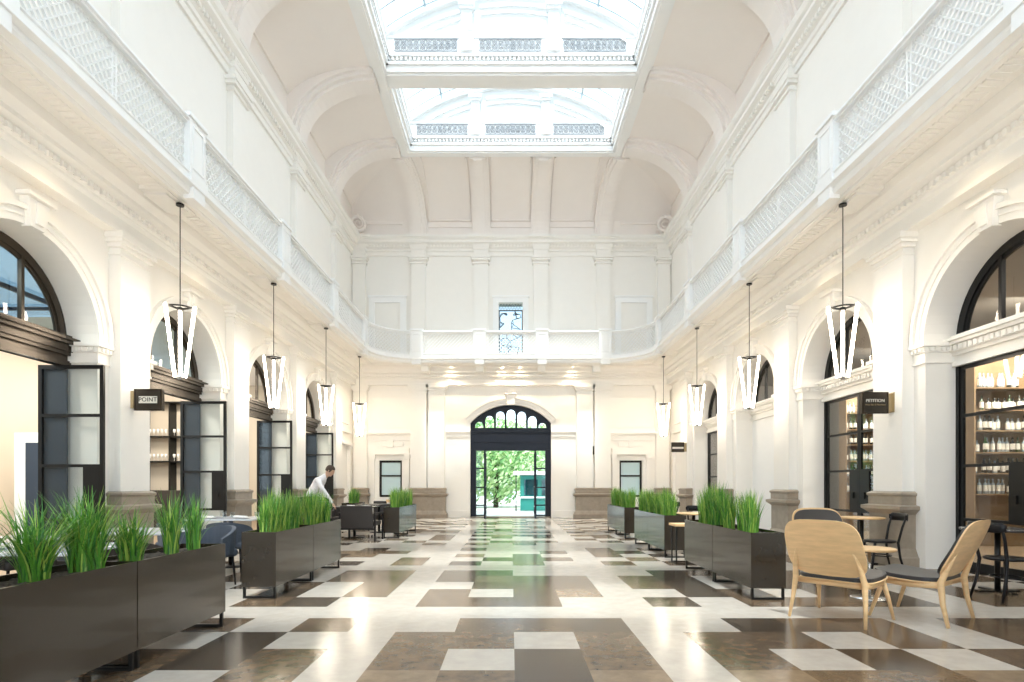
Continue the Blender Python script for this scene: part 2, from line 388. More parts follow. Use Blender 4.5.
def lattice(s0,s1,z0,z1,pitch,w,t,off):
    m=MB(); L=s1-s0; H=z1-z0; k=H/ (pitch*6)   # slope so that six diamonds stack
    ds=pitch*6*.95
    n=int(L/pitch)+8
    for i in range(-8,n):
        for dirn in (0,1):
            a=i*pitch; b=a+ds
            c0,c1=max(a,0),min(b,L)
            if c1-c0<.02: continue
            f=lambda c: (z0+H*(c-a)/ds) if dirn==0 else (z1-H*(c-a)/ds)
            onarc=not (s1<=SL+.01 or s0>=STOT-SL-.01 or (s0>=SL+SA-.01 and s1<=SL+SA+SE+.01))
            N=5 if onarc else 1
            for q in range(N):
                ca=c0+(c1-c0)*q/N; cb=c0+(c1-c0)*(q+1)/N
                pa,na=P(s0+ca,off,f(ca)); pb,_=P(s0+cb,off+(0.0),f(cb)); m.bar(pa,pb,w,t,na)
    bsweep(m,[(off-.015,z0),(off+.015,z0),(off+.015,z0+.02),(off-.015,z0+.02)],s0,s1,close=True)
    bsweep(m,[(off-.015,z1-.02),(off+.015,z1-.02),(off+.015,z1),(off-.015,z1)],s0,s1,close=True)
    # small beads along top and bottom
    i=0
    while i*.07<L-.03:
        for zz in (z0+.045,z1-.045):
            p,nn=P(s0+.035+i*.07,off,zz); a=Vector((-nn.y,nn.x,0))*.018
            m.hexa([p-a-nn*.012+Vector((0,0,-.02)),p+a-nn*.012+Vector((0,0,-.02)),p+a+nn*.012+Vector((0,0,-.02)),p-a+nn*.012+Vector((0,0,-.02)),p-a-nn*.012+Vector((0,0,.02)),p+a-nn*.012+Vector((0,0,.02)),p+a+nn*.012+Vector((0,0,.02)),p-a+nn*.012+Vector((0,0,.02))])
        i+=1
    if L>2.6:
        c=s0+L/2; bsweep(m,[(off-.02,z0),(off+.02,z0),(off+.02,z1),(off-.02,z1)],c-.05,c-.02,close=True); bsweep(m,[(off-.02,z0),(off+.02,z0),(off+.02,z1),(off-.02,z1)],c+.02,c+.05,close=True)
    return m
for a,b in zip(posts,posts[1:]):
    lattice(a+PW,b-PW,6.15,6.93,.135,.013,.034,-.08).build('lattice_panel','white',g)
    mb=MB(); bsweep(mb,[(-.17,6.93),(.0,6.93),(.0,6.96),(.03,6.975),(.03,7.0),(.01,7.03),(-.18,7.03),(-.2,7.0),(-.2,6.975),(-.17,6.96)],a+PW,b-PW,close=True)
    mb.build('handrail','white',g)

# soffit coffer beams at each pilaster
for yc in PC[1:]:
    for s in (-1,1):
        mb=MB(); mb.box(s*(WX-.5),s*(BX+.25),yc-.42,yc+.42,SOF-.06,SOF); mb.box(s*(WX-.5),s*(BX+.3),yc-.30,yc+.30,SOF-.09,SOF-.06)
        t=trim('cream beam across the gallery underside above %s'%('a pilaster')); mb.build('beam_board','paint',t)
for xc in (-3.28,-1.2,1.14,3.22):
    mb=MB(); mb.box(xc-.2,xc+.2,BE+.2,EY-.5,SOF-.08,SOF); mb.box(xc-.14,xc+.14,EY-.75,EY-.3,SOF-.3,SOF-.08)
    t=trim('cream bracket beam under the end gallery'); mb.build('beam_board','paint',t)

# ------------------------------------------------------------------ pilasters
def pilaster_ground(w=.71,p=.18):
    """local: u along wall (x), projects towards -y (y<0)"""
    sh=MB(); sh.box(-w/2,w/2,-p,.02,1.16,4.80)
    ca=MB(); ca.box(-w/2-.02,w/2+.02,-p-.02,.02,4.80,4.84); ca.box(-w/2,w/2,-p,.02,4.84,4.92); ca.box(-w/2-.04,w/2+.04,-p-.04,.02,4.92,4.98); ca.box(-w/2-.08,w/2+.08,-p-.08,.02,4.98,5.04); ca.box(-w/2-.10,w/2+.10,-p-.10,.02,5.04,5.14)
    pl=MB(); e=[(0,.09,.12),(.12,.27,.07),(.27,.84,.03)]
    prof=[(.12,0),(.12,.14),(.10,.16),(.06,.24),(.04,.28),(.04,.80),(.08,.84),(.13,.88),(.13,.93),(.05,.95),(.05,1.08),(.07,1.10),(.07,1.13),(.02,1.16)]
    for (o0,z0),(o1,z1) in zip(prof,prof[1:]):
        A=[(-w/2-o0,.02,z0),(-w/2-o0,-p-o0,z0),(w/2+o0,-p-o0,z0),(w/2+o0,.02,z0)]
        B=[(-w/2-o1,.02,z1),(-w/2-o1,-p-o1,z1),(w/2+o1,-p-o1,z1),(w/2+o1,.02,z1)]
        for i in range(3): pl.quad(A[i],A[i+1],B[i+1],B[i])
    return sh,ca,pl
def place_pil(builder, spots, fmt):
    src=None
    for (x,y,rz,lab) in spots:
        if src is None or fmt=='new':
            t=trim(lab,'pilaster'); sh,ca,pl=builder
            sh.build('shaft','paint',t); ca.build('capital','paint',t,bevel=.008)
            if pl: q=pl.build('plinth','stone',t)
            src=t
        else:
            t=copy_tree(src); NT[0]+=1; t.name='trim_%d'%NT[0]; t['label']=lab
        t.location=(x,y,0); t.rotation_euler=(0,0,rz)
def sidename(s): return 'folding-door side' if s<0 else 'wine-shelf side'
ordn=['first','second','third','fourth','fifth','sixth','seventh']
sp=[]
for s in (-1,1):
    for i,yc in enumerate(PC):
        sp.append((s*WX,yc,-s*pi/2,'cream ground-floor pilaster on brown stone plinth, %s counted from the viewer, %s'%(ordn[i],sidename(s))))
place_pil(pilaster_ground(),sp,'copy')
sp=[(x,EY,0,'cream ground-floor pilaster on brown plinth in end wall, '+l) for x,l in ((-3.60,'outer one of pair on the waiter side'),(-2.90,'beside the entrance on the waiter side'),(2.83,'beside the entrance on the side of the wall lamp'),(3.53,'outer one of pair by the wall lamp'))]
place_pil(pilaster_ground(.62,.22),sp,'copy')
sp=[(s*5.87,EY,0,'cream narrow pilaster on brown plinth in the hall corner, '+sidename(s)) for s in (-1,1)]
place_pil(pilaster_ground(.50,.16),sp,'copy')
def pilaster_upper(w=.62,p=.14):
    sh=MB(); sh.box(-w/2,w/2,-p,.02,6.0,9.85); sh.box(-w/2-.04,w/2+.04,-p-.04,.02,6.0,6.3)
    ca=MB(); ca.box(-w/2-.05,w/2+.05,-p-.05,.02,9.85,9.90); ca.box(-w/2-.01,w/2+.01,-p-.01,.02,9.90,9.98); ca.box(-w/2-.08,w/2+.08,-p-.08,.02,9.98,10.06); ca.box(-w/2-.11,w/2+.11,-p-.11,.02,10.06,10.14)
    ca.box(-w/2,w/2,-p-.02,.02,10.14,10.38)
    for k in range(8):
        f=k/7; o=.02+.16*f*f; ca.box(-w/2-o,w/2+o,-p-.02-o,.02,10.38+.055*k,10.44+.055*k)
    ca.box(-w/2-.22,w/2+.22,-p-.26,.02,10.80,10.90)
    return sh,ca,None
sp=[]
for s in (-1,1):
    for i,yc in enumerate(PC): sp.append((s*WX,yc,-s*pi/2,'cream gallery-level pilaster, %s counted from the viewer, %s'%(ordn[i],sidename(s))))
place_pil(pilaster_upper(),sp,'copy')
sp=[(x,EY,0,'cream gallery-level pilaster in end wall, '+l) for x,l in ((-3.62,'between the blank doorway on the waiter side and the plain bay'),(-1.19,'on the waiter side of the grille doorway'),(1.14,'on the wall-lamp side of the grille doorway'),(3.57,'between the plain bay and the blank doorway on the wall-lamp side'))]
place_pil(pilaster_upper(.56,.16),sp,'copy')
sp=[(s*5.92,EY,0,'cream gallery-level pilaster in the hall corner, '+sidename(s)) for s in (-1,1)]
place_pil(pilaster_upper(.5,.16),sp,'copy')
# upper cornice
mb=MB(); ucornice(mb,[(0,10.20),(.05,10.20),(.05,10.34),(.09,10.36),(.09,10.46),(.14,10.50),(.16,10.56),(.24,10.60),(.30,10.64),(.30,10.72),(.36,10.76),(.40,10.84),(.40,10.88),(.02,10.90)])
udentils(mb,.10,.20,10.50,10.59,.13,.075,ys=5)
struct(mb.build('trim_93','paint'),'deep cream upper cornice with dentils around the hall','cornice')
# arch mouldings
def arc_band(mb,r0,r1,p0,p1,n=30,m=0,a0=0,a1=pi):
    """local: u horizontal, z up, projecting to -y from p0 to p1"""
    for i in range(n):
        a=a0+(a1-a0)*i/n; b=a0+(a1-a0)*(i+1)/n
        q=lambda t,r,y:(r*cos(t),y,r*sin(t))
        mb.hexa([q(a,r0,-p0),q(a,r1,-p0),q(a,r1,-p1),q(a,r0,-p1),q(b,r0,-p0),q(b,r1,-p0),q(b,r1,-p1),q(b,r0,-p1)],m)
def arch_trim():
    a=MB(); arc_band(a,AR,AR+.09,-.02,.03); arc_band(a,AR+.09,AR+.17,-.02,.05); arc_band(a,AR+.17,AR+.235,-.02,.09)
    k=MB()
    for dz,w,p in ((0,.13,.14),):
        k.hexa([(-.11,.02,AR-.03),(.11,.02,AR-.03),(.11,-.11,AR-.03),(-.11,-.11,AR-.03),(-.17,.02,AR+.33),(.17,.02,AR+.33),(.17,-.13,AR+.33),(-.17,-.13,AR+.33)])
    k.box(-.22,.22,-.18,.02,AR+.33,AR+.38); k.box(-.06,.06,-.145,.02,AR+.02,AR+.3)
    im=[]
    for s in (-1,1):
        m=MB(); u0,u1=s*(AR+.0),s*(AR+.25)
        for z0,z1,o in ((-.30,-.27,.03),(-.27,-.14,.02),(-.14,-.06,.05),(-.06,0,.09)):
            m.box(s*(AR-o),s*(AR+.255),-o,.02,z0,z1); 
            m.box(s*(AR-o),s*(AR+.02),.02,.45,z0,z1)
        for i in range(5): m.box(s*(AR-.07),s*(AR),.02+i*.085,.07+i*.085,-.125,-.07)
        for i in range(3): m.box(s*(AR+.01+i*.08),s*(AR+.06+i*.08),-.075,0,-.125,-.07)
        im.append(m)
    return a,k,im
src=None
for s in (-1,1):
    for i,yc in enumerate(AC):
        lab='cream arch moulding with keystone, %s arch counted from the viewer, %s'%(ordn[i],sidename(s))
        if src is None:
            t=trim(lab,'arch moulding'); a,k,im=arch_trim(); a.build('archivolt','paint',t); k.build('keystone','paint',t,bevel=.006)
            for m in im: m.build('impost','paint',t)
            src=t
        else: t=copy_tree(src); NT[0]+=1; t.name='trim_%d'%NT[0]; t['label']=lab
        t.location=(s*WX,yc,ZS); t.rotation_euler=(0,0,-s*pi/2)

# ------------------------------------------------------------------ doors and lunettes in the side arches
DEP=.45      # recess of joinery behind the wall face
ND=[0]; NW=[0]
def pane_frame(w,h,rails,lock=None,t=.04,fw=.055):
    f=MB(); f.box(0,fw,-t/2,t/2,0,h); f.box(w-fw,w,-t/2,t/2,0,h); f.box(fw,w-fw,-t/2,t/2,h-fw,h); f.box(fw,w-fw,-t/2,t/2,0,.14)
    for z in rails: f.box(fw,w-fw,-t/2,t/2,z-.022,z+.022)
    return f
def leaf(parent,w,h,u,d,ang,lockside=1,frame='black',gl='glass'):
    """door leaf hinged at local (u,d), rotated ang about z"""
    o=bpy.data.objects.new('door_leaf',None); COL.objects.link(o); o.parent=parent; o.location=(u,d,0); o.rotation_euler.z=ang
    pane_frame(w,h,(h*.755,h*.51,.75)).build('leaf_frame',frame,o)
    MB().box(.05,w-.05,-.004,.004,.12,h-.05).build('pane',gl,o)
    x0,x1=(w-.30,w-.05) if lockside>0 else (.05,.30)
    lp=MB().box(x0,x1,-.022,.022,.75,h*.51); lp.box((x0+x1)/2-.02,(x0+x1)/2+.02,-.05,.05,1.0,1.12); lp.build('lock_plate',frame,o)
def lunette(side,yc,i,color):
    NW[0]+=1
    t=thing('window_%d'%NW[0],'%s arched window with upright bars above the doorway, %s arch counted from the viewer, %s'%('dark-framed',ordn[i],sidename(side)),'window',(side*(WX+DEP),yc,ZS),-side*pi/2,kind='structure')
    f=MB(); r=AR-.005; arc_band(f,r-.12,r,-.09,0,28); arc_band(f,r-.17,r-.12,-.06,-.02,28); f.box(-r,r,0,.07,0,.10)
    for u in (-.42,.42): f.box(u-.025,u+.025,.0,.06,.05,sqrt((r-.1)**2-u*u))
    f.box(-.6,.6,.0,.0,.0,.0) if False else None
    f.build('window_frame',color,t)
    g=MB(); n=28; 
    for k in range(n):
        a=pi*k/n;b=pi*(k+1)/n; g.quad((0,.03,.05),(0,.03,.05),((r-.05)*cos(b),.03,(r-.05)*sin(b)),((r-.05)*cos(a),.03,(r-.05)*sin(a)))
    g.v=[v for v in g.v]; me=g.build('pane','skyglass' if side<0 and i<3 else 'glass',t)
    return t
for i,yc in enumerate(AC):
    for s in (-1,1):
        lunette(s,yc,i,'bronze' if s<0 else 'black')
        # transom (entablature across the opening)
        tt=trim('%s across the opening of the %s arch counted from the viewer, %s'%('dark bronze moulded transom' if s<0 else 'cream moulded transom with egg-and-dart band',ordn[i],sidename(s)),'transom')
        tt.location=(s*(WX+DEP),yc,ZS); tt.rotation_euler=(0,0,-s*pi/2)
        m=MB(); A=AR-.003
        for z0,z1,o in ((-.36,-.28,.06),(-.28,-.20,.02),(-.20,-.15,.07),(-.15,-.05,.10),(-.05,0.0,.16),(0,.04,.20),(.04,.10,.08)): m.box(-A,A,-o,.08,z0,z1)
        if s>0:
            for k in range(26): m.box(-A+.03+k*.092,-A+.09+k*.092,-.135,-.09,-.14,-.06)
        m.build('transom_board','bronze' if s<0 else 'paint',tt)
        if s>0 and i==3:
            w=trim('blank white panel filling the fourth arch from the viewer, wine-shelf side','panel'); w.name='wall_infill'
            MB().box(s*(WX+DEP),s*(WX+DEP+.1),yc-AR,yc+AR,0,3.05).build('infill_panel','white',w); continue
        ND[0]+=1; H=3.02
        d=thing('door_%d'%ND[0],'black steel framed glass doors %s, %s arch counted from the viewer, %s'%('folded open' if s<0 else 'closed',ordn[i],sidename(s)),'door',(s*(WX+DEP),yc,0),-s*pi/2,kind='structure')
        fr=MB(); fr.box(-AR,-AR+.06,0,.08,0,H); fr.box(AR-.06,AR,0,.08,0,H); fr.box(-AR,AR,0,.08,H,H+.06)
        fr.build('door_frame','black',d)
        if s>0:
            leaf(d,1.13,H,-1.135,.04,0,1); leaf(d,1.13,H,.005,.04,0,-1)
        else:
            # local u for left side: rz=+pi/2 -> local x = +world y ; hinged at far jamb, standing square to the wall
            leaf(d,.96,H,AR-.15,.30,-pi/2,1,gl='glass'); MB().box(AR-.12,AR-.09,-.08,.30,.02,H-.02).build('folded_leaf','curtain',d)

# ------------------------------------------------------------------ rooms behind the arches
for s,nm in ((-1,'left'),(1,'right')):
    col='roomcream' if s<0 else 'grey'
    x0=WX+.55; x1=11.2
    mb=MB(); z1=4.85
    q=lambda x,y,z:(s*x,y,z)
    holes=[]
    if s<0: holes=[(c-1.0,c+1.0,1.0,flat(4.6),False) for c in (5.5,9.0,17.5)]
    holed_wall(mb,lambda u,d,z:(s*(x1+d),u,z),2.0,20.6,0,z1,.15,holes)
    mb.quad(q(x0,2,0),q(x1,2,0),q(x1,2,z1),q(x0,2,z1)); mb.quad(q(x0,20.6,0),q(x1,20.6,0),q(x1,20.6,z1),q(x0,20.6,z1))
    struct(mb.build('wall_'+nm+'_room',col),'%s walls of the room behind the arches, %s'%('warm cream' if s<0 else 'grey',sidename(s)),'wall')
    if s<0:
        cm=MB().quad(q(x0,2,z1),q(x0+.5,2,z1),q(x0+.5,20.6,z1),q(x0,20.6,z1)).quad(q(x0+.5,12.2,z1),q(x1,12.2,z1),q(x1,20.6,z1),q(x0+.5,20.6,z1))
        NW[0]+=1; tw=thing('window_%d'%NW[0],'added glazed roof of the bar room putting sky behind the arched windows','roof window',kind='structure')  # roof glazing added so the lunettes look through to blue sky
        MB().box(-x1,-x0-.5,2,12.2,z1,z1+.02).build('pane','roofglass',tw); gb=MB()
        for xx in (9.0,): gb.box(-xx,-xx-.06,2,12.2,z1-.08,z1-.002)
        for yy in (3.5,7.5,11.5): gb.box(-x1,-x0-.5,yy,yy+.06,z1-.06,z1-.003)
        gb.build('glazing_bars','navy',tw)
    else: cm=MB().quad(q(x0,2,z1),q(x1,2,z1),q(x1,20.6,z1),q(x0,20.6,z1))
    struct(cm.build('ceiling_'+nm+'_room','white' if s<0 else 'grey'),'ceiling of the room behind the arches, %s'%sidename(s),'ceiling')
    struct(MB().box(s*6.7,s*x1,2,20.6,-.1,-.002).build('floor_'+nm+'_room','roomfloor'),'timber floor of the room behind the arches, %s'%sidename(s),'floor')
    for y in (6.5,10.2,13.8,17.4):
        lamp('room_light','AREA',(s*8.8,y,4.75),170 if s<0 else 60,(1,.90,.76) if s<0 else (1,.9,.78),size=1.2)
    if s<0:
        for i,c in enumerate((5.5,9.0,17.5)):
            NW[0]+=1
            t=thing('window_%d'%NW[0],'tall outer window of the bar room, %s counted from the viewer'%ordn[i],'window',(-x1-.07,c,0),0,kind='structure')
            f=MB(); f.box(-.03,.03,-1,-.94,1,4.6); f.box(-.03,.03,.94,1,1,4.6); f.box(-.03,.03,-1,1,1,1.06); f.box(-.03,.03,-1,1,4.54,4.6); f.box(-.02,.02,-.02,.02,1,4.6); f.box(-.02,.02,-1,1,2.9,2.95)
            f.build('window_frame','black',t); MB().box(-.004,.004,-.95,.95,1.05,4.55).build('pane','glass',t)

# ------------------------------------------------------------------ entrance in the end wall
NW[0]+=1
t=thing('window_%d'%NW[0],'dark arched fanlight with seven arched panes above the entrance','window',(ACX,EY+.22,0),0,kind='structure')
f=MB()
def fan_top(u): return seg(u+ACX)-.005
# solid dark board with arched pane holes
panes=[]; px=[(-1.40,-1.08),(-1.0,-.66),(-.58,-.24),(-.16,.18),(.26,.60),(.68,1.02),(1.10,1.40)]
hs=[]
for a,b in px:
    c=(a+b)/2; r=(b-a)/2; top=min(fan_top(a),fan_top(b))-.16
    panes.append((a,b,c,r,top-r))
    hs.append((a,b,3.52,(lambda c,r,zz:(lambda u: zz+sqrt(max(0,r*r-(u-c)**2))))(c,r,top-r if top-r>3.55 else 3.6),True))
bp=sorted(set([-1.575+3.15*i/40 for i in range(41)]+[h[0]+(h[1]-h[0])*i/10 for h in hs for i in range(11)]))
for a,b in zip(bp,bp[1:]):
    mid=(a+b)/2; h=[h for h in hs if h[0]<mid<h[1]]
    lo=3.40
    segsz=[]
    if h:
        h=h[0]; segsz=[(3.40,3.40,3.52,3.52),(h[3](a),h[3](b),fan_top(a),fan_top(b))]
    else: segsz=[(3.40,3.40,fan_top(a),fan_top(b))]
    for (l0,l1,t0,t1) in segsz: f.hexa([(a,-.04,l0),(b,-.04,l1),(b,.04,l1),(a,.04,l0),(a,-.04,t0),(b,-.04,t1),(b,.04,t1),(a,.04,t0)])
f.build('window_frame','navy',t)
g=MB()
for h in hs:
    for i in range(10):
        a=h[0]+(h[1]-h[0])*i/10; b=h[0]+(h[1]-h[0])*(i+1)/10; g.quad((a,0,3.5),(b,0,3.5),(b,0,h[3](b)),(a,0,h[3](a)))
g.build('pane','glass',t)
ND[0]+=1
t=thing('door_%d'%ND[0],'wide dark navy entrance doorway with both glass leaves open','door',(ACX,EY+.22,0),0,kind='structure')
f=MB(); f.box(-1.578,-1.36,-.12,.10,0,3.40); f.box(1.36,1.578,-.12,.10,0,3.40); f.box(-1.36,1.36,-.12,.10,2.62,3.40)
for z,o in ((3.36,.17),(3.30,.15),(2.95,.14),(2.66,.14)): f.box(-1.578,1.578,-o,0,z,z+.05)
f.box(-1.0,-.96,-.05,.05,0,2.62); f.box(.92,.96,-.05,.05,0,2.62)
for a,b in ((-1.36,-1.0),(.96,1.36)):
    for z in (.05,.45,1.15,1.9): f.box(a,b,-.03,.03,z,z+.05)
f.build('door_frame','navy',t)
MB().box(-1.36,-1.0,-.005,.005,.1,2.62).box(.96,1.36,-.005,.005,.1,2.62).build('pane','glass',t)
for u,s in ((-.98,1),(.94,-1)):
    o=bpy.data.objects.new('door_leaf',None); COL.objects.link(o); o.parent=t; o.location=(u,-.05,0); o.rotation_euler.z=-pi/2
    pane_frame(.98,2.58,(1.2,.45),t=.06,fw=.08).build('leaf_frame','navy',o); MB().box(.06,.92,-.004,.004,.1,2.52).build('pane','glass',o)
# moulding round the entrance
t=trim('cream moulded arch round the entrance with small keystone','arch moulding')
m=MB()
def segp(u,off):
    R=(1.58**2+.72**2)/(2*.72); cz=3.69+.72-R; th=math.asin(max(-1,min(1,u/1.58*1.58/R))); return ((R+off)*sin(th)+ACX, cz+(R+off)*cos(th))
N=30
for o0,o1,pr in ((0,.10,.04),(.10,.22,.07),(.22,.30,.12)):
    for i in range(N):
        a=-1.58+3.16*i/N; b=-1.58+3.16*(i+1)/N
        p0=segp(a,o0);p1=segp(a,o1);p2=segp(b,o0);p3=segp(b,o1)
        m.hexa([(p0[0],EY+.02,p0[1]),(p1[0],EY+.02,p1[1]),(p1[0],EY-pr,p1[1]),(p0[0],EY-pr,p0[1]),(p2[0],EY+.02,p2[1]),(p3[0],EY+.02,p3[1]),(p3[0],EY-pr,p3[1]),(p2[0],EY-pr,p2[1])])
m.build('archivolt','paint',t)
MB().box(ACX-.17,ACX+.17,EY-.18,EY,4.38,4.78).box(ACX-.23,ACX+.23,EY-.24,EY,4.78,4.84).build('keystone','paint',t,bevel=.01)
m=MB()
for a,b in ((-2.56,-1.58+ACX),(1.58+ACX,2.50)):
    for z0,z1,o in ((3.16,3.22,.05),(3.22,3.32,.03),(3.32,3.38,.10)): m.box(a,b,EY-o,EY+.02,z0,z1)
    m.box(a,b,EY-.06,EY,0,.28)
m.build('impost_band','paint',t)
struct(MB().box(ACX-1.55,ACX+1.55,EY,EY+.75,0.0,.035).build('trim_94','stone'),'stone threshold of the entrance','threshold')
# small windows with surround in end wall
for xc,s,lab in ((-4.725,-1,'folding-door side'),(4.665,1,'wine-shelf side')):
    NW[0]+=1
    t=thing('window_%d'%NW[0],'small black-framed sash window of two pale frosted panes in the end wall, %s'%lab,'window',(xc,EY+.15,0),0,kind='structure')
    f=MB(); f.box(-.44,-.37,-.05,.05,.8,2.23); f.box(.37,.44,-.05,.05,.8,2.23); f.box(-.37,.37,-.05,.05,2.15,2.23); f.box(-.37,.37,-.05,.05,.8,.88); f.box(-.37,.37,-.05,.05,1.60,1.66)
    f.build('window_frame','black',t); MB().box(-.38,.38,-.01,.01,.86,2.17).build('pane','frosted',t)
    q=trim('cream moulded surround and ledge round the small end window, '+lab,'window surround')
    m=MB()
    for a,b in ((-.75,-.60),(.60,.75)): m.box(xc+a,xc+b,EY-.12,EY,0.0,2.45); m.box(xc+a-.03,xc+b+.03,EY-.16,EY,2.30,2.45)
    for z0,z1,o,w in ((2.45,2.52,.14,.80),(2.52,2.70,.08,.75),(3.20,3.26,.10,.95),(3.26,3.33,.18,1.0),(3.0,3.2,.05,.9)): m.box(xc-w,xc+w,EY-o,EY,z0,z1)
    m.box(xc-.5,xc+.5,EY-.04,EY,2.78,2.94); m.box(xc-.12,xc+.12,EY-.07,EY,2.74,3.0)
    for a,b,c,d in ((-.95,-.90,3.5,4.75),(.90,.95,3.5,4.75),(-.9,.9,3.5,3.55),(-.9,.9,4.70,4.75)): m.box(xc+a,xc+b,EY-.03,EY,c,d)
    m.build('surround_moulding','paint',q)
# niche doorways in the side walls by the corner
for s in (-1,1):
    q=trim('cream blind doorway surround in the side wall corner bay, '+sidename(s),'doorway surround')
    m=MB()
    for a,b in ((20.42,20.54),(21.55,21.67)): m.box(s*WX,s*(WX-.10),a,b,0,2.75)
    m.box(s*WX,s*(WX-.20),20.38,21.7,2.75,2.83); m.box(s*WX,s*(WX-.08),20.42,21.67,2.83,3.15); m.box(s*WX,s*(WX-.16),20.40,21.7,3.2,3.3); m.box(s*WX,s*(WX-.06),20.45,21.65,3.55,4.7)
    m.build('surround_moulding','paint',q)
# gallery doorway with white frame and iron grille, blank doorways
NW[0]+=1
for xc,w,lab,kind in ((-.03,.47,'centre','g'),(-4.83,.5,'folding-door side','b'),(4.77,.5,'wine-shelf side','b')):
    if kind=='b': 
        ND[0]+=1; q=thing('door_%d'%ND[0],'white blank doorway frame on the end gallery, '+lab,'doorway',kind='structure'); yb=EY
    else:
        q=thing('window_%d'%NW[0],'bright gallery doorway with dark branching iron grille','window',kind='structure'); yb=EY
    m=MB(); m.box(xc-w-.22,xc-w,yb-.08,yb-.001,6.0,8.38); m.box(xc+w,xc+w+.22,yb-.08,yb-.001,6.0,8.38); m.box(xc-w-.22,xc+w+.22,yb-.08,yb-.001,8.38,8.58); m.box(xc-w-.25,xc+w+.25,yb-.12,yb+.02,8.58,8.64)
    m.build('doorway_frame','white',q)
    if kind=='b':
        m=MB(); m.box(xc-w,xc+w,yb-.015,yb-.002,6.0,8.38,1); m.box(xc-w+.12,xc+w-.12,yb-.03,yb,6.3,8.25,0); m.build('blank_panel',['paint','paint'],q)
    else:
        rg=random.Random(5); m=MB(); [m.bar((xc-w+.06*k_,yb+.1,8.13),(xc-w+.06*k_+.06,yb+.1,8.37),.012,.012,(0,1,0)) for k_ in range(15)]; [m.bar((xc-w+.06*k_+.06,yb+.1,8.13),(xc-w+.06*k_,yb+.1,8.37),.012,.012,(0,1,0)) for k_ in range(15)]; m.box(xc-w,xc+w,yb+.1,yb+.14,8.09,8.13)
        for x in (xc-w+.02,xc+w-.02): m.box(x-.02,x+.02,yb+.1,yb+.14,6.0,8.12)
        pts=[(xc-w+.05+rg.random()*(2*w-.1),6.05+rg.random()*2.05) for _ in range(55)]
        for i,p in enumerate(pts):
            ds=sorted(range(len(pts)),key=lambda j:(pts[j][0]-p[0])**2+(pts[j][1]-p[1])**2)[1:4]
            for j in ds: m.bar((p[0],yb+.12,p[1]),(pts[j][0],yb+.12,pts[j][1]),.02,.02,(0,1,0))
        m.build('grille','grille',q)
        MB().box(xc-w,xc+w,yb+.3,yb+.31,6.0,8.38).build('pane','roofglass',q)

# ------------------------------------------------------------------ attic, coves, ribs, ceiling ring
ZC=12.75; XC=3.885; YC=19.98
def ell(c_h,c_z,a,b,p0,n=16):
    return [(c_h+a*cos(p0+(pi/2-p0)*i/n), c_z+b*sin(p0+(pi/2-p0)*i/n)) for i in range(n+1)]
side_panel=ell(XC,11.53,2.45,1.25,radians(24)); side_rib=ell(XC,11.0,2.12,1.66,0); side_rib2=ell(XC,11.0,2.02,1.60,0)
end_panel=ell(YC,11.2,2.35,1.58,radians(12)); end_rib=ell(YC,10.95,2.15,1.70,0)
for s,nm in ((-1,'left'),(1,'right')):
    m=MB(); m.grid(lambda u,v: (s*side_panel[round(u*16)][0], BY+(EY-BY)*v, side_panel[round(u*16)][1]),16,1)
    m.box(s*(WX-.03),s*WX,BY,EY,10.88,12.1); m.box(s*(WX-.09),s*(WX+.1),BY,EY,12.02,12.10)
    m.quad((s*XC,BY,ZC+.02),(s*XC,EY,ZC+.02),(s*3.3,EY,ZC+.02),(s*3.3,BY,ZC+.02)) if False else None
    struct(m.build('ceiling_cove_'+nm,'plaster'),'curved plaster cove of the ceiling, '+sidename(s),'ceiling')
m=MB(); m.grid(lambda u,v:(-WX+2*WX*v,end_panel[round(u*16)][0],end_panel[round(u*16)][1]),16,1); m.box(-WX,WX,EY-.05,EY,10.88,11.56)
struct(m.build('ceiling_cove_end','plaster'),'curved plaster cove of the ceiling above the end wall','ceiling')
def rib(m, inner, outer, mp, v0, v1):
    for i in range(len(inner)-1):
        a,b=inner[i],inner[i+1]; c,d=outer[i],outer[i+1]
        m.quad(mp(a,v0),mp(b,v0),mp(b,v1),mp(a,v1),0,True)
        m.quad(mp(a,v0),mp(b,v0),mp(d,v0),mp(c,v0)); m.quad(mp(a,v1),mp(b,v1),mp(d,v1),mp(c,v1))
out_side=ell(XC,11.5,2.6,1.35,0); sm1=ell(XC,11.0,2.20,1.72,0); sm2=ell(XC,11.0,2.02,1.56,0)
for yc in [16.2-3.6*k for k in range(5)]+[19.42]:
    for s in (-1,1):
        m=MB(); mp=lambda p,v: (s*p[0],v,p[1])
        for j_,(w_,c_) in enumerate(((.50,sm1),(.40,ell(XC,11.0,2.11,1.64,0)),(.28,sm2))): m.box(s*(XC-.03-.015*j_),s*(XC+.02),yc-w_,yc+w_,c_[-1][1]+.001,ZC+.05)
        rib(m,sm1,out_side,mp,yc-.50,yc+.50); rib(m,ell(XC,11.0,2.11,1.64,0),out_side,mp,yc-.40,yc+.40); rib(m,sm2,out_side,mp,yc-.28,yc+.28)
        t=trim('curved cream ceiling rib above the gallery cornice, %s'%sidename(s),'ceiling rib'); m.build('rib_band','plaster',t)
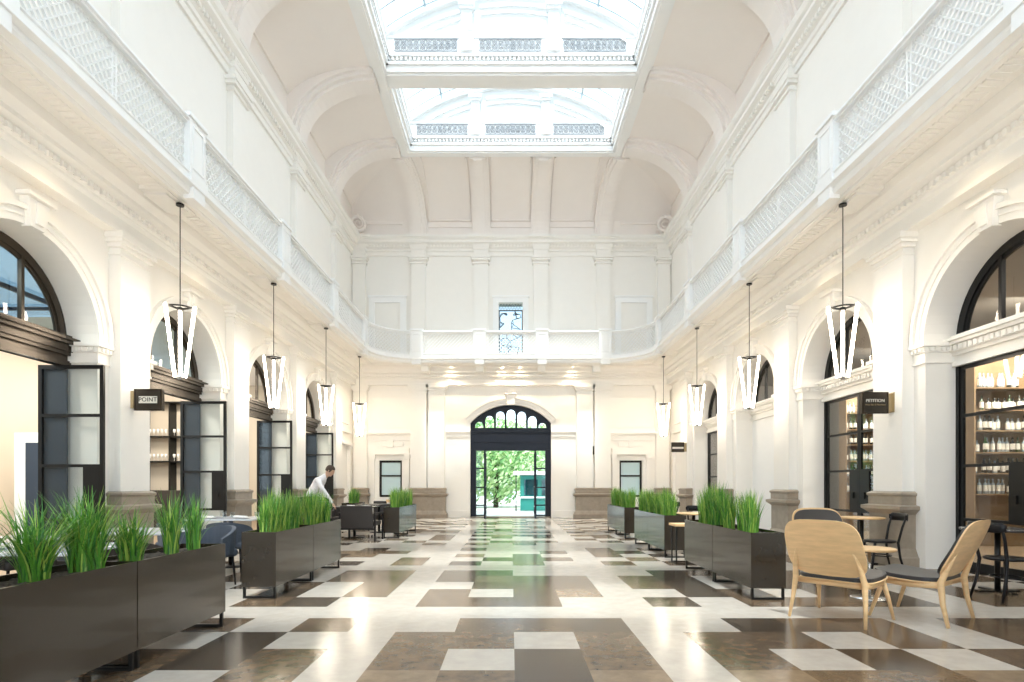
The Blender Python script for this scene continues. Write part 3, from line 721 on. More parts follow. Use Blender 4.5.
for xc in (-3.62,-1.17,1.12,3.57):
    m=MB(); dx=(XC-3.62)*(1 if xc>0 else -1) if abs(xc)>3 else 0
    f=lambda i,n=16: dx*(i/n)**2
    oe=ell(YC,11.3,2.6,1.6,0)
    for w,inn in ((.36,ell(YC,10.95,2.22,1.76,0)),(.28,ell(YC,10.95,2.15,1.70,0)),(.16,ell(YC,10.95,2.08,1.64,0))):
        for i in range(16):
            xa=xc+f(i); xb=xc+f(i+1); a,b=inn[i],inn[i+1]; c,d=oe[i],oe[i+1]
            m.quad((xa-w,a[0],a[1]),(xb-w,b[0],b[1]),(xb+w,b[0],b[1]),(xa+w,a[0],a[1]),0,True)
            if i==15: m.box(xb-w,xb+w,YC-.08+w*.12,YC+.02,b[1]+.001,ZC+.05)
            for sg in (-w,w): m.quad((xa+sg,a[0],a[1]),(xb+sg,b[0],b[1]),(xb+sg,d[0],d[1]),(xa+sg,c[0],c[1]))
    t=trim('curved cream ceiling rib above the end wall cornice','ceiling rib'); m.build('rib_band','plaster',t)
# panel frames on the end cove
for a,b in ((-3.22,-1.57),(-.78,.73),(1.52,3.17)):
    m=MB(); c1=ell(YC,11.2,2.27,1.50,radians(14))
    for x in (a,b-.05):
        for i in range(16):
            p,q=c1[i],c1[i+1]; m.hexa([(x,p[0],p[1]),(x+.05,p[0],p[1]),(x+.05,p[0]+.06,p[1]+.06),(x,p[0]+.06,p[1]+.06),(x,q[0],q[1]),(x+.05,q[0],q[1]),(x+.05,q[0]+.06,q[1]+.06),(x,q[0]+.06,q[1]+.06)])
    m.box(a,b,c1[0][0]-.02,c1[0][0]+.08,c1[0][1]-.03,c1[0][1]+.03)
    m.box(a-.1,b+.1,EY-.11,EY-.04,11.30,11.36)
    t=trim('cream moulded panel frame on the cove above the end wall','panel moulding'); m.build('frame_moulding','plaster',t)
for s in (-1,1):
    m=MB(); a,b=(4.25,5.75) if s>0 else (-5.75,-4.25); m.box(a,b,EY-.11,EY-.04,11.42,11.48); 
    t=trim('cream ledge on the cove beside the wreath, '+sidename(s),'panel moulding'); m.build('frame_moulding','plaster',t)
# flat ring and cross beams under the skylight
XI=3.48; YI=19.6; beams=[16.2-3.6*k for k in range(6)]
m=MB()
for s in (-1,1):
    m.box(s*XI,s*(XC+.0),BY,YI,ZC,ZC+.12); m.box(s*(XI+.07),s*(XC-.08),BY,YI+.07,ZC-.05,ZC-.001)
m.box(-XC,XC,YI,YC,ZC,ZC+.12); m.box(-XC+.08,XC-.08,YI+.07,YC-.08,ZC-.05,ZC-.001)
m.box(-XI,XI,BY,beams[-1]-.34,ZC,ZC+.12)
struct(m.build('ceiling','white'),'white flat ceiling border round the glazed roof wells','ceiling')
for i,yb in enumerate(beams):
    m=MB(); m.box(-XI,XI,yb-.34,yb+.34,ZC,ZC+.5); m.box(-XI,XI,yb-.26,yb+.26,ZC-.06,ZC)
    t=trim('white ceiling beam crossing between roof wells, %s counted from the entrance end'%ordn[i],'ceiling beam'); m.build('beam_board','white',t)
# roof wells: side walls, dentils, lattice, lunettes, glazing
R1=5.9; CZ=9.12
def vz(x,R=R1): return CZ+sqrt(R*R-x*x)
ends=[YI]+[b-.34 for b in beams[:-1]]
starts=[b+.34 for b in beams]
def lac(m,u0,u1,z0,z1,mp,d):
    """ornate iron strip"""
    n=max(2,round((u1-u0)/.17)); st=(u1-u0)/n
    for k in range(n):
        c=u0+st*(k+.5); zc=(z0+z1)/2
        for rr in (.07,.045):
            pr=None
            for j in range(9):
                a=2*pi*j/8; p=mp(c+rr*1.15*cos(a),d,zc+rr*1.6*sin(a))
                if pr: m.bar(pr,p,.012,.015,mp(0,1,0)-mp(0,0,0))
                pr=p
        m.bar(mp(u0+st*k,d,z0),mp(u0+st*(k+1),d,z1),.01,.012,mp(0,1,0)-mp(0,0,0)); m.bar(mp(u0+st*k,d,z1),mp(u0+st*(k+1),d,z0),.01,.012,mp(0,1,0)-mp(0,0,0))
    for z in (z0,z1): m.bar(mp(u0,d,z),mp(u1,d,z),.02,.02,mp(0,1,0)-mp(0,0,0))
for i,(ya,yb) in enumerate(zip(starts,ends)):
    t=trim('white roof well with lunette end wall and ironwork strips, %s counted from the entrance end'%ordn[i],'roof well')
    m=MB()
    for s in (-1,1):
        m.box(s*XI,s*(XI+.12),ya,yb,ZC+.12,vz(XI)); m.box(s*(XI-.07),s*XI,ya,yb,ZC+.17,ZC+.23); m.box(s*(XI-.12),s*XI,ya,yb,ZC+.36,ZC+.42); m.box(s*(XI-.05),s*XI,ya,yb,ZC+.95,ZC+1.0)
        y=ya+.05
        while y<yb-.05: m.box(s*(XI-.09),s*XI,y,y+.06,ZC+.27,ZC+.35); y+=.12
    m.build('well_side','white',t)
    # end wall facing the viewer (at yb) and its back (at ya of next)
    for yy,dirn in ((yb,-1),(ya,1)):
        e=MB(); N=24
        for k in range(N):
            a=-XI+2*XI*k/N; b=-XI+2*XI*(k+1)/N
            e.quad((a,yy+dirn*.004,ZC+.121),(b,yy+dirn*.004,ZC+.121),(b,yy+dirn*.004,vz(b)),(a,yy+dirn*.004,vz(a)))
        B=lambda x0,x1,d0,d1,z0,z1: e.box(x0,x1,yy+dirn*d0,yy+dirn*d1,z0,z1)
        B(-XI,XI,0,.12,ZC+.36,ZC+.42); B(-XI,XI,0,.07,ZC+.17,ZC+.23); B(-XI,XI,0,.06,ZC+.42,ZC+.48); B(-XI,XI,0,.06,ZC+.90,ZC+.97)
        x=-XI+.05
        while x<XI-.05: B(x,x+.06,0,.09,ZC+.27,ZC+.35); x+=.12
        for xc in (-1.24,1.17):
            B(xc-.20,xc+.20,0,.16,ZC+.48,ZC+.90); B(xc-.15,xc+.15,0,.12,ZC+.90,vz(1.3)-.5); B(xc-.19,xc+.19,0,.17,vz(1.3)-.5,vz(1.3)-.42); B(xc-.22,xc+.22,0,.2,vz(1.3)-.42,vz(1.3)-.3)
        for RR,pr,w in ((R1-.10,.14,.10),(R1-.42,.07,.07),(R1-.62,.05,.05)):
            for k in range(N):
                a=-XI+2*XI*k/N; b=-XI+2*XI*(k+1)/N
                if RR<R1-.2 and (min(abs(a+1.24),abs(a-1.17))<.2 or abs(a)>XI-.3 or vz(a,RR)<ZC+1.0): continue
                za,zb=vz(a,RR),vz(b,RR)
                e.hexa([(a,yy,za-w),(b,yy,zb-w),(b,yy+dirn*pr,zb-w),(a,yy+dirn*pr,za-w),(a,yy,za+w*.2),(b,yy,zb+w*.2),(b,yy+dirn*pr,zb+w*.2),(a,yy+dirn*pr,za+w*.2)])
        e.build('lunette_wall','white',t)
        if dirn<0:
            for u0,u1 in ((-3.25,-1.5),(-.9,.83),(1.43,3.18)):
                e=MB(); lac(e,u0,u1,ZC+.53,ZC+.86,lambda u,d,z,yy=yy: Vector((u,yy-.03-d,z)),.02); e.build('ironwork_strip','ironpaint',t)
                MB().box(u0-.06,u1+.06,yy-.02,yy,ZC+.50,ZC+.89).build('ironwork_backing','white',t)
NW[0]+=1
t=thing('window_%d'%NW[0],'shallow barrel of roof glass over the white roof wells','skylight',kind='structure')
m=MB(); m.grid(lambda u,v:((-3.62+7.24*u),BY+(YI+.3-BY)*v,vz(-3.62+7.24*u,R1+.02)),20,1); m.build('pane','roofglass',t)
m=MB(); y=2.6
while y<YI+.3:
    for k in range(20):
        a=-3.6+7.2*k/20; b=-3.6+7.2*(k+1)/20; m.bar((a,y,vz(a,R1+.06)),(b,y,vz(b,R1+.06)),.05,.06,(0,0,1))
    y+=.6
for x in (-2.4,-1.2,0,1.2,2.4): m.box(x-.03,x+.03,BY,YI+.3,vz(x,R1+.03),vz(x,R1+.09))
m.build('glazing_bars','white',t)
# corner wreaths
for s in (-1,1):
    m=MB(); pts=[(.26*cos(2*pi*k/20),0,.26*sin(2*pi*k/20)) for k in range(21)]; m.tube(pts,.07,8)
    for k in range(12):
        a=2*pi*k/12; m.lathe([(.001,-.05),(.05,0),(.001,.05)],(.33*cos(a),-.02,.33*sin(a)),6)
    pts=[((.05+.012*k)*cos(k*.6),-.05,(.05+.012*k)*sin(k*.6)) for k in range(14)]; m.tube(pts,.025,6)
    m.build('trim_%d'%(95 if s<0 else 96),'plaster',loc=(s*5.9,EY-.42,11.28),rz=-s*.5)
    struct(bpy.data.objects['trim_%d'%(95 if s<0 else 96)],'plaster wreath ornament on the upper cornice corner, '+sidename(s),'ornament')

# ------------------------------------------------------------------ downlights and pendant lamps
def gp(i): return ordn[i]
for s in (-1,1):
    for i,yc in enumerate([3.7,7.36,10.9,14.5,18.1]):
        t=thing('ceiling_spotlight','small round recessed downlight under the gallery, %s counted from the viewer, %s'%(ordn[i],sidename(s)),'downlight',(s*5.42,yc,SOF),0,'downlights under the gallery')
        m=MB(); m.lathe([(.055,0),(.055,-.008),(.04,-.008)],n=16); m.build('trim_ring','white',t); MB().lathe([(.0001,-.006),(.04,-.006)],n=12).build('lens','spot',t)
        lamp('downlight_beam','SPOT',(s*5.42,yc,SOF-.03),150,WARM,spot_size=radians(120),spot_blend=.8,shadow_soft_size=.06)
for i,xc in enumerate((-2.3,-.35,.35,2.3)):
    t=thing('ceiling_spotlight','small round downlight under the end gallery, %s from the folding-door side'%ordn[i],'downlight',(xc,21.75,SOF),0,'downlights under the gallery')
    m=MB(); m.lathe([(.055,0),(.055,-.008),(.04,-.008)],n=16); m.build('trim_ring','white',t); MB().lathe([(.0001,-.006),(.04,-.006)],n=12).build('lens','spot',t)
    lamp('downlight_beam','SPOT',(xc,21.75,SOF-.03),120,WARM,spot_size=radians(120),spot_blend=.8,shadow_soft_size=.06)
for x in (-5,5): lamp('downlight_beam','SPOT',(x*.98,20.9,SOF-.03),120,WARM,spot_size=radians(120),spot_blend=.8,shadow_soft_size=.06)
def pendant():
    t=thing('pendant_lamp','','pendant lamp',(0,0,0),0,'pendant lamps under the gallery')
    z=SOF-.09
    MB().lathe([(.06,z-.03),(.06,z)],n=20).build('canopy','black',t)
    MB().tube([(0,0,z-.03),(0,0,4.07)],.008,6).build('cable','black',t)
    m=MB()
    for k in range(3):
        a=radians(90+120*k); 
        m.bar((0,0,4.07),(.23*cos(a),.23*sin(a),4.10),.05,.014,(0,0,1))
    pts=[(.2*cos(radians(210+120*k/10)),.2*sin(radians(210+120*k/10)),4.085) for k in range(11)]; m.tube(pts,.014,6)
    m.lathe([(.045,4.05),(.045,4.1)],n=16); m.build('top_bracket','black',t)
    for k in range(3):
        a=radians(90+120*k); p=Vector((.235*cos(a),.235*sin(a),4.11)); q=Vector((.085*cos(a),.085*sin(a),2.98))
        MB().tube([p,q],.024,10).build('light_tube','tube',t)
    m=MB(); m.lathe([(.03,2.95),(.055,2.99),(.03,3.03)],n=16)
    for k in range(3):
        a=radians(90+120*k); m.bar((0,0,2.985),(.08*cos(a),.08*sin(a),2.985),.02,.012,(0,0,1))
    m.build('bottom_hub','chrome',t)
    return t
p0=pendant(); first=True
names=['first','second','third','fourth']
for s in (-1,1):
    for i,yc in enumerate(PC):
        lab='three-tube glowing pendant lamp on black cable, %s from the viewer, %s'%(ordn[i],sidename(s))
        rzz=-math.atan2(s*5.31,yc) if yc>6 else 0
        if first: p0.location=(s*5.31,yc,0); p0.rotation_euler.z=rzz; p0['label']=lab; first=False
        else: dup(p0,(s*5.31,yc,0),rzz,lab)

# ------------------------------------------------------------------ hanging signs and wall lamp
def text_mesh(name, txt, size, mt, parent, loc, rot=(pi/2,0,0), ext=.004, spacing=1.0):
    c=bpy.data.curves.new(name,'FONT'); c.body=txt; c.size=size; c.extrude=ext; c.align_x='CENTER'; c.align_y='CENTER'; c.space_character=spacing
    tmp=bpy.data.objects.new('tmp_text',c); COL.objects.link(tmp); bpy.context.view_layer.update()
    me=bpy.data.meshes.new_from_object(tmp.evaluated_get(bpy.context.evaluated_depsgraph_get())); COL.objects.unlink(tmp); bpy.data.objects.remove(tmp)
    me.materials.clear(); me.materials.append(M[mt]); me.name=name
    o=bpy.data.objects.new(name,me); COL.objects.link(o); o.parent=parent; o.location=loc; o.rotation_euler=rot; return o
def sign(x0,x1,y,z0,z1,s,label):
    xc=(x0+x1)/2; t=thing('hanging_sign',label,'sign',(xc,y,0))
    w=(x1-x0)/2
    MB().box(-w,w,-.03,.03,z0,z1).build('sign_box','signface',t,bevel=.005)
    MB().box(-w-.003,-w+.02,-.035,.035,z0-.003,z1+.003).box(w-.02,w+.003,-.035,.035,z0-.003,z1+.003).box(-w,w,-.033,.033,z1-.012,z1+.004).box(-w,w,-.033,.033,z0-.004,z0+.012).build('sign_rim','bronze',t)
    xw=s*(w+.0); MB().box(s*w,s*(w+.06),-.05,.03,z0+.03,z1-.03).box(s*(w+.05),s*(w+.08),-.10,.10,z0+.01,z1-.01).build('wall_bracket','brass',t)
    return t
# left sign: x 135..163, y 389..411 near second pier
D=9.07
sx=lambda px,D: (px-511.5)*D/571
t=sign(sx(135.5,D),sx(163,D),D,1.25+(485.5-410.5)*D/571,1.25+(485.5-389.5)*D/571,-1,'dark hanging sign with boxed POINT lettering on the pier between folding doors')
zc=1.25+(485.5-400)*D/571
MB().box(-.145,.145,-.036,-.03,zc-.055,zc+.055).build('lettering_plate','signtext',t)
text_mesh('lettering','POINT',.095,'signface',t,(0,-.038,zc),spacing=1.05)
D=9.07
t=sign(sx(861,D),sx(887,D),D,1.25+(485.5-413.5)*D/571,1.25+(485.5-392.5)*D/571,1,'dark bronze hanging sign lettered PETITION on the pier between wine-room doors')
zc=1.25+(485.5-401)*D/571
text_mesh('lettering','PETITION',.066,'signtext',t,(0,-.034,zc),spacing=1.05)
text_mesh('lettering','Wine Bar & Merchant',.036,'brass',t,(0,-.034,zc-.065))
D=19.72
t=sign(sx(671.5,D),sx(684,D),D,1.25+(485.5-452)*D/571,1.25+(485.5-442.5)*D/571,1,'small dark hanging sign with one pale bar, far pier near the end wall')
MB().box(-.19,.19,-.036,-.03,1.25+(485.5-448)*D/571-.03,1.25+(485.5-447)*D/571).build('lettering_bar','signtext',t)
t=thing('wall_lamp','small dark cylinder wall lamp between the end-wall pilasters','wall lamp',(3.17,EY-.1,0))
MB().lathe([(.06,2.45),(.06,2.78)],n=14).build('lamp_body','grille',t); MB().box(-.03,.03,0,.12,2.56,2.66).build('bracket','grille',t)

# ------------------------------------------------------------------ planters and grasses
def planter(L=1.19,Wd=.38,z0=.13,z1=.735):
    t=thing('planter_box','','planter',(0,0,0),0)
    m=MB(); k=.012
    m.box(-Wd/2,-Wd/2+k,0,L,z0,z1); m.box(Wd/2-k,Wd/2,0,L,z0,z1); m.box(-Wd/2+k,Wd/2-k,0,k,z0,z1); m.box(-Wd/2+k,Wd/2-k,L-k,L,z0,z1); m.box(-Wd/2+k,Wd/2-k,k,L-k,z0,z0+.02)
    m.build('planter_shell','planter',t)
    m=MB(); rg=random.Random(1); b=m
    H=[[rg.random()*.035 for _ in range(33)] for _ in range(13)]
    m.grid(lambda u,v:(-Wd/2+k+(Wd-2*k)*u, k+(L-2*k)*v, z1-.06+H[round(u*12)][round(v*32)]),12,32,sm=False); m.build('mulch','soil',t)
    for y in (.012,L-.037):
        m=MB(); m.box(-Wd/2+.01,-Wd/2+.035,y,y+.025,.025,z0); m.box(Wd/2-.035,Wd/2-.01,y,y+.025,.025,z0); m.box(-Wd/2+.01,Wd/2-.01,y,y+.025,0,.025); m.build('foot_frame','black',t)
    return t
PL=[(-2.735,2.69,'dark planter box cut by the frame edge, grass tufts standing apart, folding-door side'),
    (-2.735,3.89,'large dark planter box with spaced grass tufts, second box from the viewer, folding-door side'),
    (-2.79,6.30,'grey planter box full of dense grass beside the blue-grey chair, end face to the viewer'),
    (-2.79,7.50,'grey-blue shining planter box joined behind the box beside the blue-grey chair'),
    (-2.84,13.5,'small-looking planter box with brown end, beside the dark armchair near the entrance'),
    (-2.84,14.7,'pale blue shining planter box joined behind the one by the dark armchair'),
    (2.80,6.22,'dark planter box beside the pale oak lounge chairs, end face to the viewer'),
    (2.80,7.42,'grey planter box joined behind the one beside the oak lounge chairs'),
    (2.83,9.87,'planter box with dark end face behind the C-shaped side table'),
    (2.83,11.07,'pale shining planter box joined behind the one by the C-shaped side table'),
    (2.84,13.4,'planter box with dark end, third pair on the wine-shelf side'),
    (2.84,14.6,'pale shining planter box at the entrance end, wine-shelf side'),
    (-4.75,16.6,'planter box behind the waiter near the end wall')]
p0=planter(); first=True
for x,y,l in PL:
    if first: p0.location=(x,y,0); p0['label']=l; first=False
    else: dup(p0,(x,y,0),0,l)
def tuft(seed,n,h,spread,rad,lean=.55):
    rg=random.Random(seed); m=MB(); n=int(n*1.5)
    for i in range(n):
        a=rg.random()*2*pi; r0=rad*sqrt(rg.random()); a0=rg.random()*2*pi; L=h*(.55+.5*rg.random()); ln=spread*(.15+rg.random())
        bx,by=r0*cos(a0),r0*sin(a0); w=.0036+.0032*rg.random(); mt=rg.choices([0,1,2],[.5,.25,.25])[0]; droop=rg.random()**2*lean
        prev=None; N=6
        for k in range(N+1):
            t=k/N; out=ln*(t**1.8)+droop*.12*t**4; z=L*(t-droop*.45*t**3); px,py=bx+out*cos(a),by+out*sin(a); ww=w*(1-t**2.2)+.0004
            q=(Vector((px-ww*sin(a),py+ww*cos(a),z)),Vector((px+ww*sin(a),py-ww*cos(a),z)))
            if prev: m.quad(prev[0],prev[1],q[1],q[0],mt,True)
            prev=q
    return m
BL=['blade1','blade2','blade3']
# individual tufts in the two nearest boxes
near=[(-2.76,3.30,.52,'grass tuft with arching pale blades in the nearest planter, cut low by the frame edge'),(-2.74,3.68,.56,'big bushy grass tuft, second from the box end nearest the viewer, folding-door side'),(-2.72,4.08,.42,'low dark green grass tuft beside the joint of the two nearest planters'),
      (-2.74,4.60,.55,'slim upright grass tuft, second from the far end of the large dark planter'),(-2.74,4.92,.50,'slim grass tuft at the far end of the large dark planter'),(-2.8,2.95,.5,'grass tuft at the very edge of the frame in the nearest planter')]
for i,(x,y,h,l) in enumerate(near):
    n=[150,230,150,80,80,120][i]
    m=tuft(20+i,n,h,[.30,.24,.17,.14,.12,.25][i],[.07,.09,.07,.05,.05,.07][i],[.9,.6,.6,.5,.5,.9][i]); o=m.build('potted_grass',BL,loc=(x,y,.68)); tag(o,l,'ornamental grass')
src=[tuft(40+i,110,.54,.12,.07,.3).build('potted_grass',BL) for i in range(4)]
used=[False]*4
def put(x,y,lab,grp,sc=1.0,k=0,rz=0):
    o=src[k] if not used[k] else src[k].copy()
    if used[k]: COL.objects.link(o)
    used[k]=True; o.location=(x,y,.67); o.scale=(sc,sc,sc); o.rotation_euler.z=rz; tag(o,lab,'ornamental grass',grp); return o
rg=random.Random(9)
def fill(x,y0,y1,n,lab,grp,sc=1.0,jit=.05):
    for i in range(n):
        put(x+rg.uniform(-.07,.07),y0+(y1-y0)*(i+.5)/n+rg.uniform(-jit*.4,jit*.4),ordn[i]+lab,grp,sc*rg.uniform(.85,1.08),rg.randrange(4),rg.random()*6)
fill(-2.79,6.42,7.45,7,' dense grass tuft from the viewer in the planter beside the blue-grey chair','grass in the planter by the blue-grey chair',.98)
fill(-2.79,7.55,8.62,7,' dense grass tuft from the viewer in the second planter by the blue-grey chair','grass in the planter behind it',.98)
fill(-2.84,13.6,14.6,4,' grass tuft from the viewer in the planter box by the dark armchair','grass by the dark armchair')
fill(-2.84,14.8,15.8,4,' grass tuft from the viewer in the shining planter box behind the dark armchair','grass behind the dark armchair')
fill(2.80,6.45,7.35,4,' spaced grass tuft from the viewer in the planter beside the oak lounge chairs','grass by the oak lounge chairs',1.12)
fill(2.80,7.5,8.5,6,' grass tuft from the viewer, planter joined behind the one by the lounge chairs','grass behind the lounge chair planter',1.12)
fill(2.83,9.97,10.97,5,' grass tuft from the viewer in the planter behind the C-shaped side table','grass behind the side table')
fill(2.83,11.17,12.17,5,' grass tuft from the viewer in the second planter behind the C-shaped side table','grass further behind the side table')
fill(2.84,13.5,14.5,4,' grass tuft from the viewer in the third planter pair, wine-shelf side','grass in the third pair')
fill(2.84,14.7,15.7,4,' grass tuft from the viewer in the planter box nearest the entrance, wine-shelf side','grass nearest the entrance')
fill(-4.75,16.7,17.7,4,' grass tuft from the viewer in the planter behind the waiter','grass behind the waiter')

# ------------------------------------------------------------------ oak lounge chairs
def lounge():
    t=thing('lounge_chair','','lounge chair')
    for s in (-1,1):
        MB().tube([(s*.33,-.30,0),(s*.315,-.255,.20),(s*.30,-.235,.385),(s*.285,-.275,.50),(s*.262,-.315,.60),(s*.235,-.352,.70)],[(.013,.016),(.019,.022),(.026,.030),(.023,.024),(.017,.016),(.007,.007)],10).build('leg','oak',t)
        MB().tube([(s*.335,.33,0),(s*.31,.27,.20),(s*.28,.22,.37)],[(.012,.014),(.019,.02),(.024,.026)],10).build('leg','oak',t)
        MB().tube([(s*.29,.25,.355),(s*.285,0,.34),(s*.30,-.245,.36)],[(.012,.026)]*3,8,flat=(1,0,0)).build('side_rail','oak',t)
    MB().tube([(-.28,.22,.355),(.28,.22,.355)],[(.012,.024)]*2,8,flat=(0,1,0)).build('front_rail','oak',t)
    MB().tube([(-.29,-.20,.35),(.29,-.20,.35)],[(.012,.024)]*2,8,flat=(0,1,0)).build('rear_rail','oak',t)
    def shell(w0,z0,z1,y0,y1,th,off,k=.16,pw=4.2):
        def f(u,v,d):
            tt=v; e=abs(2*tt-1)**pw
            hw=w0*(1-e*.999)**(1/pw)*(1.0-.06*tt+.03*sin(pi*tt)); x=hw*(2*u-1)
            z=z0+(z1-z0)*tt; y=y0+(y1-y0)*tt+.02*sin(pi*tt)*-1+k*x*x*1.6+off+d
            return (x,y,z)
        m=MB(); N=18; Vn=20
        vs=[.5-.5*cos(pi*j/Vn) for j in range(Vn+1)]
        for d,fl_ in ((0,0),(th,1)):
            b=len(m.v)
            for v in vs:
                for i in range(N+1): m.v.append(f(.5-.5*cos(pi*i/N),v,d))
            for j in range(Vn):
                for i in range(N):
                    a=b+j*(N+1)+i; q=(a,a+1,a+N+2,a+N+1); m.f.append(q if fl_ else tuple(reversed(q))); m.m.append(0); m.sm.append(True)
        o2=(N+1)*(Vn+1)
        for j in range(Vn):
            for i in (0,N):
                a=j*(N+1)+i; m.f.append((a,a+N+1,a+N+1+o2,a+o2)); m.m.append(0); m.sm.append(False)
        return m
    flip(shell(.338,.42,.945,-.235,-.475,.014,0).build('backrest_shell','oak',t))
    flip(shell(.320,.445,.925,-.235,-.465,.022,.016).build('back_pad','pad',t))
    def seat(w,z,th,y0,y1,mt,name):
        m=MB(); N=16
        def f(u,v,top):
            yy=y0+(y1-y0)*v; hw=w*(1-abs(2*v-1)**5*.30)*(.94+.06*v); x=hw*(2*u-1)
            return (x,yy,z+top+.05*(2*u-1)**2*0-.018*cos(pi*(v-.5))+.022*v**3*0+ .03*(v-.3)*1.0)
        for top in (0,th):
            b=len(m.v)
            for j in range(N+1):
                for i in range(N+1): m.v.append(f(i/N,.5-.5*cos(pi*j/N),top))
            for j in range(N):
                for i in range(N):
                    a=b+j*(N+1)+i; q=(a,a+1,a+N+2,a+N+1); m.f.append(q if top else tuple(reversed(q))); m.m.append(0); m.sm.append(True)
        o2=(N+1)**2
        for j in range(N):
            for (a,c) in ((j*(N+1),(j+1)*(N+1)),(j*(N+1)+N,(j+1)*(N+1)+N),(j,j+1),(N*(N+1)+j,N*(N+1)+j+1)): m.f.append((a,c,c+o2,a+o2)); m.m.append(0); m.sm.append(False)
        flip(m.build(name,mt,t,bevel=0.004))
    seat(.335,.385,.012,-.24,.33,'oak','seat_shell'); seat(.325,.398,.035,-.235,.325,'pad','seat_pad')
    return t
def ang(dx,dy): return math.atan2(dy,dx)-pi/2
lc=lounge(); lc.location=(3.095,5.38,0); lc.rotation_euler.z=ang(.79,.61); lc['label']='pale oak lounge chair turned away showing its broad plywood back, beside the dark planter'
dup(lc,(3.91,5.43,0),ang(-.59,.81),'pale oak lounge chair in profile with charcoal seat pad, nearest the wine-room doors')
dup(lc,(4.12,7.35,0),ang(-.05,-1),'oak lounge chair facing the viewer, its charcoal back pad seen above the other chair')
# low round oak table
t=thing('side_table','low round oak table with steel pole between the lounge chairs','side table',(3.98,6.35,0))
MB().lathe([(.0001,.53),(.25,.53),(.26,.54),(.26,.555),(.25,.56),(.0001,.56)],n=40).build('table_top','oak',t)
MB().lathe([(.018,.015),(.018,.53)],n=14).build('pole','chrome',t); MB().lathe([(.0001,0),(.19,0),(.19,.008),(.03,.018),(.0001,.018)],n=30).build('base','chrome',t)

# ------------------------------------------------------------------ black bentwood cafe chairs and cafe tables
def cafe():
    t=thing('cafe_chair','','cafe chair')
    MB().lathe([(.0001,.435),(.19,.435),(.205,.445),(.205,.46),(.19,.468),(.0001,.462)],n=32).build('seat','ebony',t)
    for s in (-1,1):
        MB().tube([(s*.19,.20,0),(s*.165,.165,.22),(s*.14,.13,.44)],[.013,.017,.019],8).build('leg','ebony',t)
        MB().tube([(s*.19,-.25,0),(s*.17,-.19,.22),(s*.16,-.165,.44),(s*.18,-.21,.66),(s*.19,-.255,.80)],[.013,.017,.018,.016,.014],8).build('leg','ebony',t)
    m=MB(); N=14
    top=[];
    for i in range(N+1):
        a=pi*(i/N); x=-.22*cos(a); y=-.235-.075*sin(a)
        top.append((x,y,.80))
    m.tube(top,[(.011,.055 if 1<i<N-1 else .035) for i in range(N+1)],8,flat=(0,1,0)); m.build('back_rail','ebony',t)
    m=MB(); m.tube([(.155*cos(2*pi*k/16),.14*sin(2*pi*k/16),.25) for k in range(17)],.009,6,cap=False); m.build('stretcher_ring','ebony',t)
    return t
cc=cafe(); cc.location=(5.30,8.22,0); cc.rotation_euler.z=ang(-1,.12); cc['label']='black bentwood cafe chair standing against the brown plinth, in profile'
dup(cc,(5.05,9.45,0),ang(.2,-1),'black bentwood cafe chair behind the oak lounge chairs, mostly hidden')
dup(cc,(5.42,6.25,0),ang(1,.1),'black bentwood cafe chair in front of the nearest wine-room doors')
dup(cc,(3.55,11.0,0),ang(-.5,-1),'black bentwood cafe chair seen past the grass behind the C-shaped side table')
dup(cc,(3.9,10.3,0),ang(-1,.4),'black bentwood cafe chair beside the far oak cafe table')
dup(cc,(3.75,13.9,0),ang(-.6,.9),'black bentwood cafe chair beyond the second planter pair, wine-shelf side')
def cafetable(mt='oak',r=.33,sq=False):
    t=thing('cafe_table','','cafe table')
    m=MB()
    if sq: m.box(-r,r,-r,r,.72,.75)
    else: m.lathe([(.0001,.72),(r-.01,.72),(r,.73),(r,.745),(r-.01,.75),(.0001,.75)],n=36)
    m.build('table_top',mt,t); MB().lathe([(.03,.02),(.03,.72)],n=14).build('pole','black',t)
    m=MB(); m.box(-.24,.24,-.035,.035,0,.02); m.box(-.035,.035,-.24,-.035,0,.02); m.box(-.035,.035,.035,.24,0,.02); m.build('base','black',t); return t
ct=cafetable(); ct.location=(5.58,9.1,0); ct['label']='round oak-topped cafe table beside the brown pilaster plinth'
dup(ct,(3.35,10.5,0),.3,'oak-topped cafe table seen past the C-shaped side table')
ct2=cafetable('darktop',.36); ct2.location=(5.72,6.72,0); ct2['label']='dark-topped cafe table against the nearest wine-room doors'
# C-shaped side table
t=thing('side_table','small C-shaped side table of black steel with thick oak top between planters','side table',(2.83,9.2,0))
MB().box(-.25,.25,-.17,.17,.60,.64).build('table_top','oak',t,bevel=.006)
m=MB()
for y in (-.14,.12): m.box(-.22,-.20,y,y+.02,.02,.60); m.box(-.22,.2,y,y+.02,0,.02)
m.box(-.22,-.2,-.12,.12,0,.02); m.box(.18,.2,-.12,.12,0,.02); m.build('frame','black',t)

# ------------------------------------------------------------------ dining tables, tub chairs and armchairs on the folding-door side
def dining(w,d,mt):
    t=thing('dining_table','','dining table'); MB().box(-w/2,w/2,-d/2,d/2,.725,.75).build('table_top',mt,t,bevel=.004)
    MB().lathe([(.035,.02),(.035,.725)],n=14).build('pole','black',t); MB().lathe([(.0001,0),(.25,0),(.25,.012),(.04,.025),(.0001,.025)],n=28).build('base','black',t); return t
dt=dining(1.0,.8,'top'); dt.location=(-4.35,8.85,0); dt['label']='white-topped dining table behind the blue-grey chair'
dup(dt,(-3.80,4.62,0),0,'white-topped dining table close behind the nearest planter pair')
dup(dt,(-4.9,5.3,0),0,'white-topped dining table behind the nearest planter, farther from it')
dup(dt,(-4.2,6.4,0),0,'white-topped dining table between the nearest planters and the second pair')
dt2=dining(1.1,.8,'darktop'); dt2.location=(-3.78,13.75,0); dt2['label']='dark dining table the waiter is leaning over'
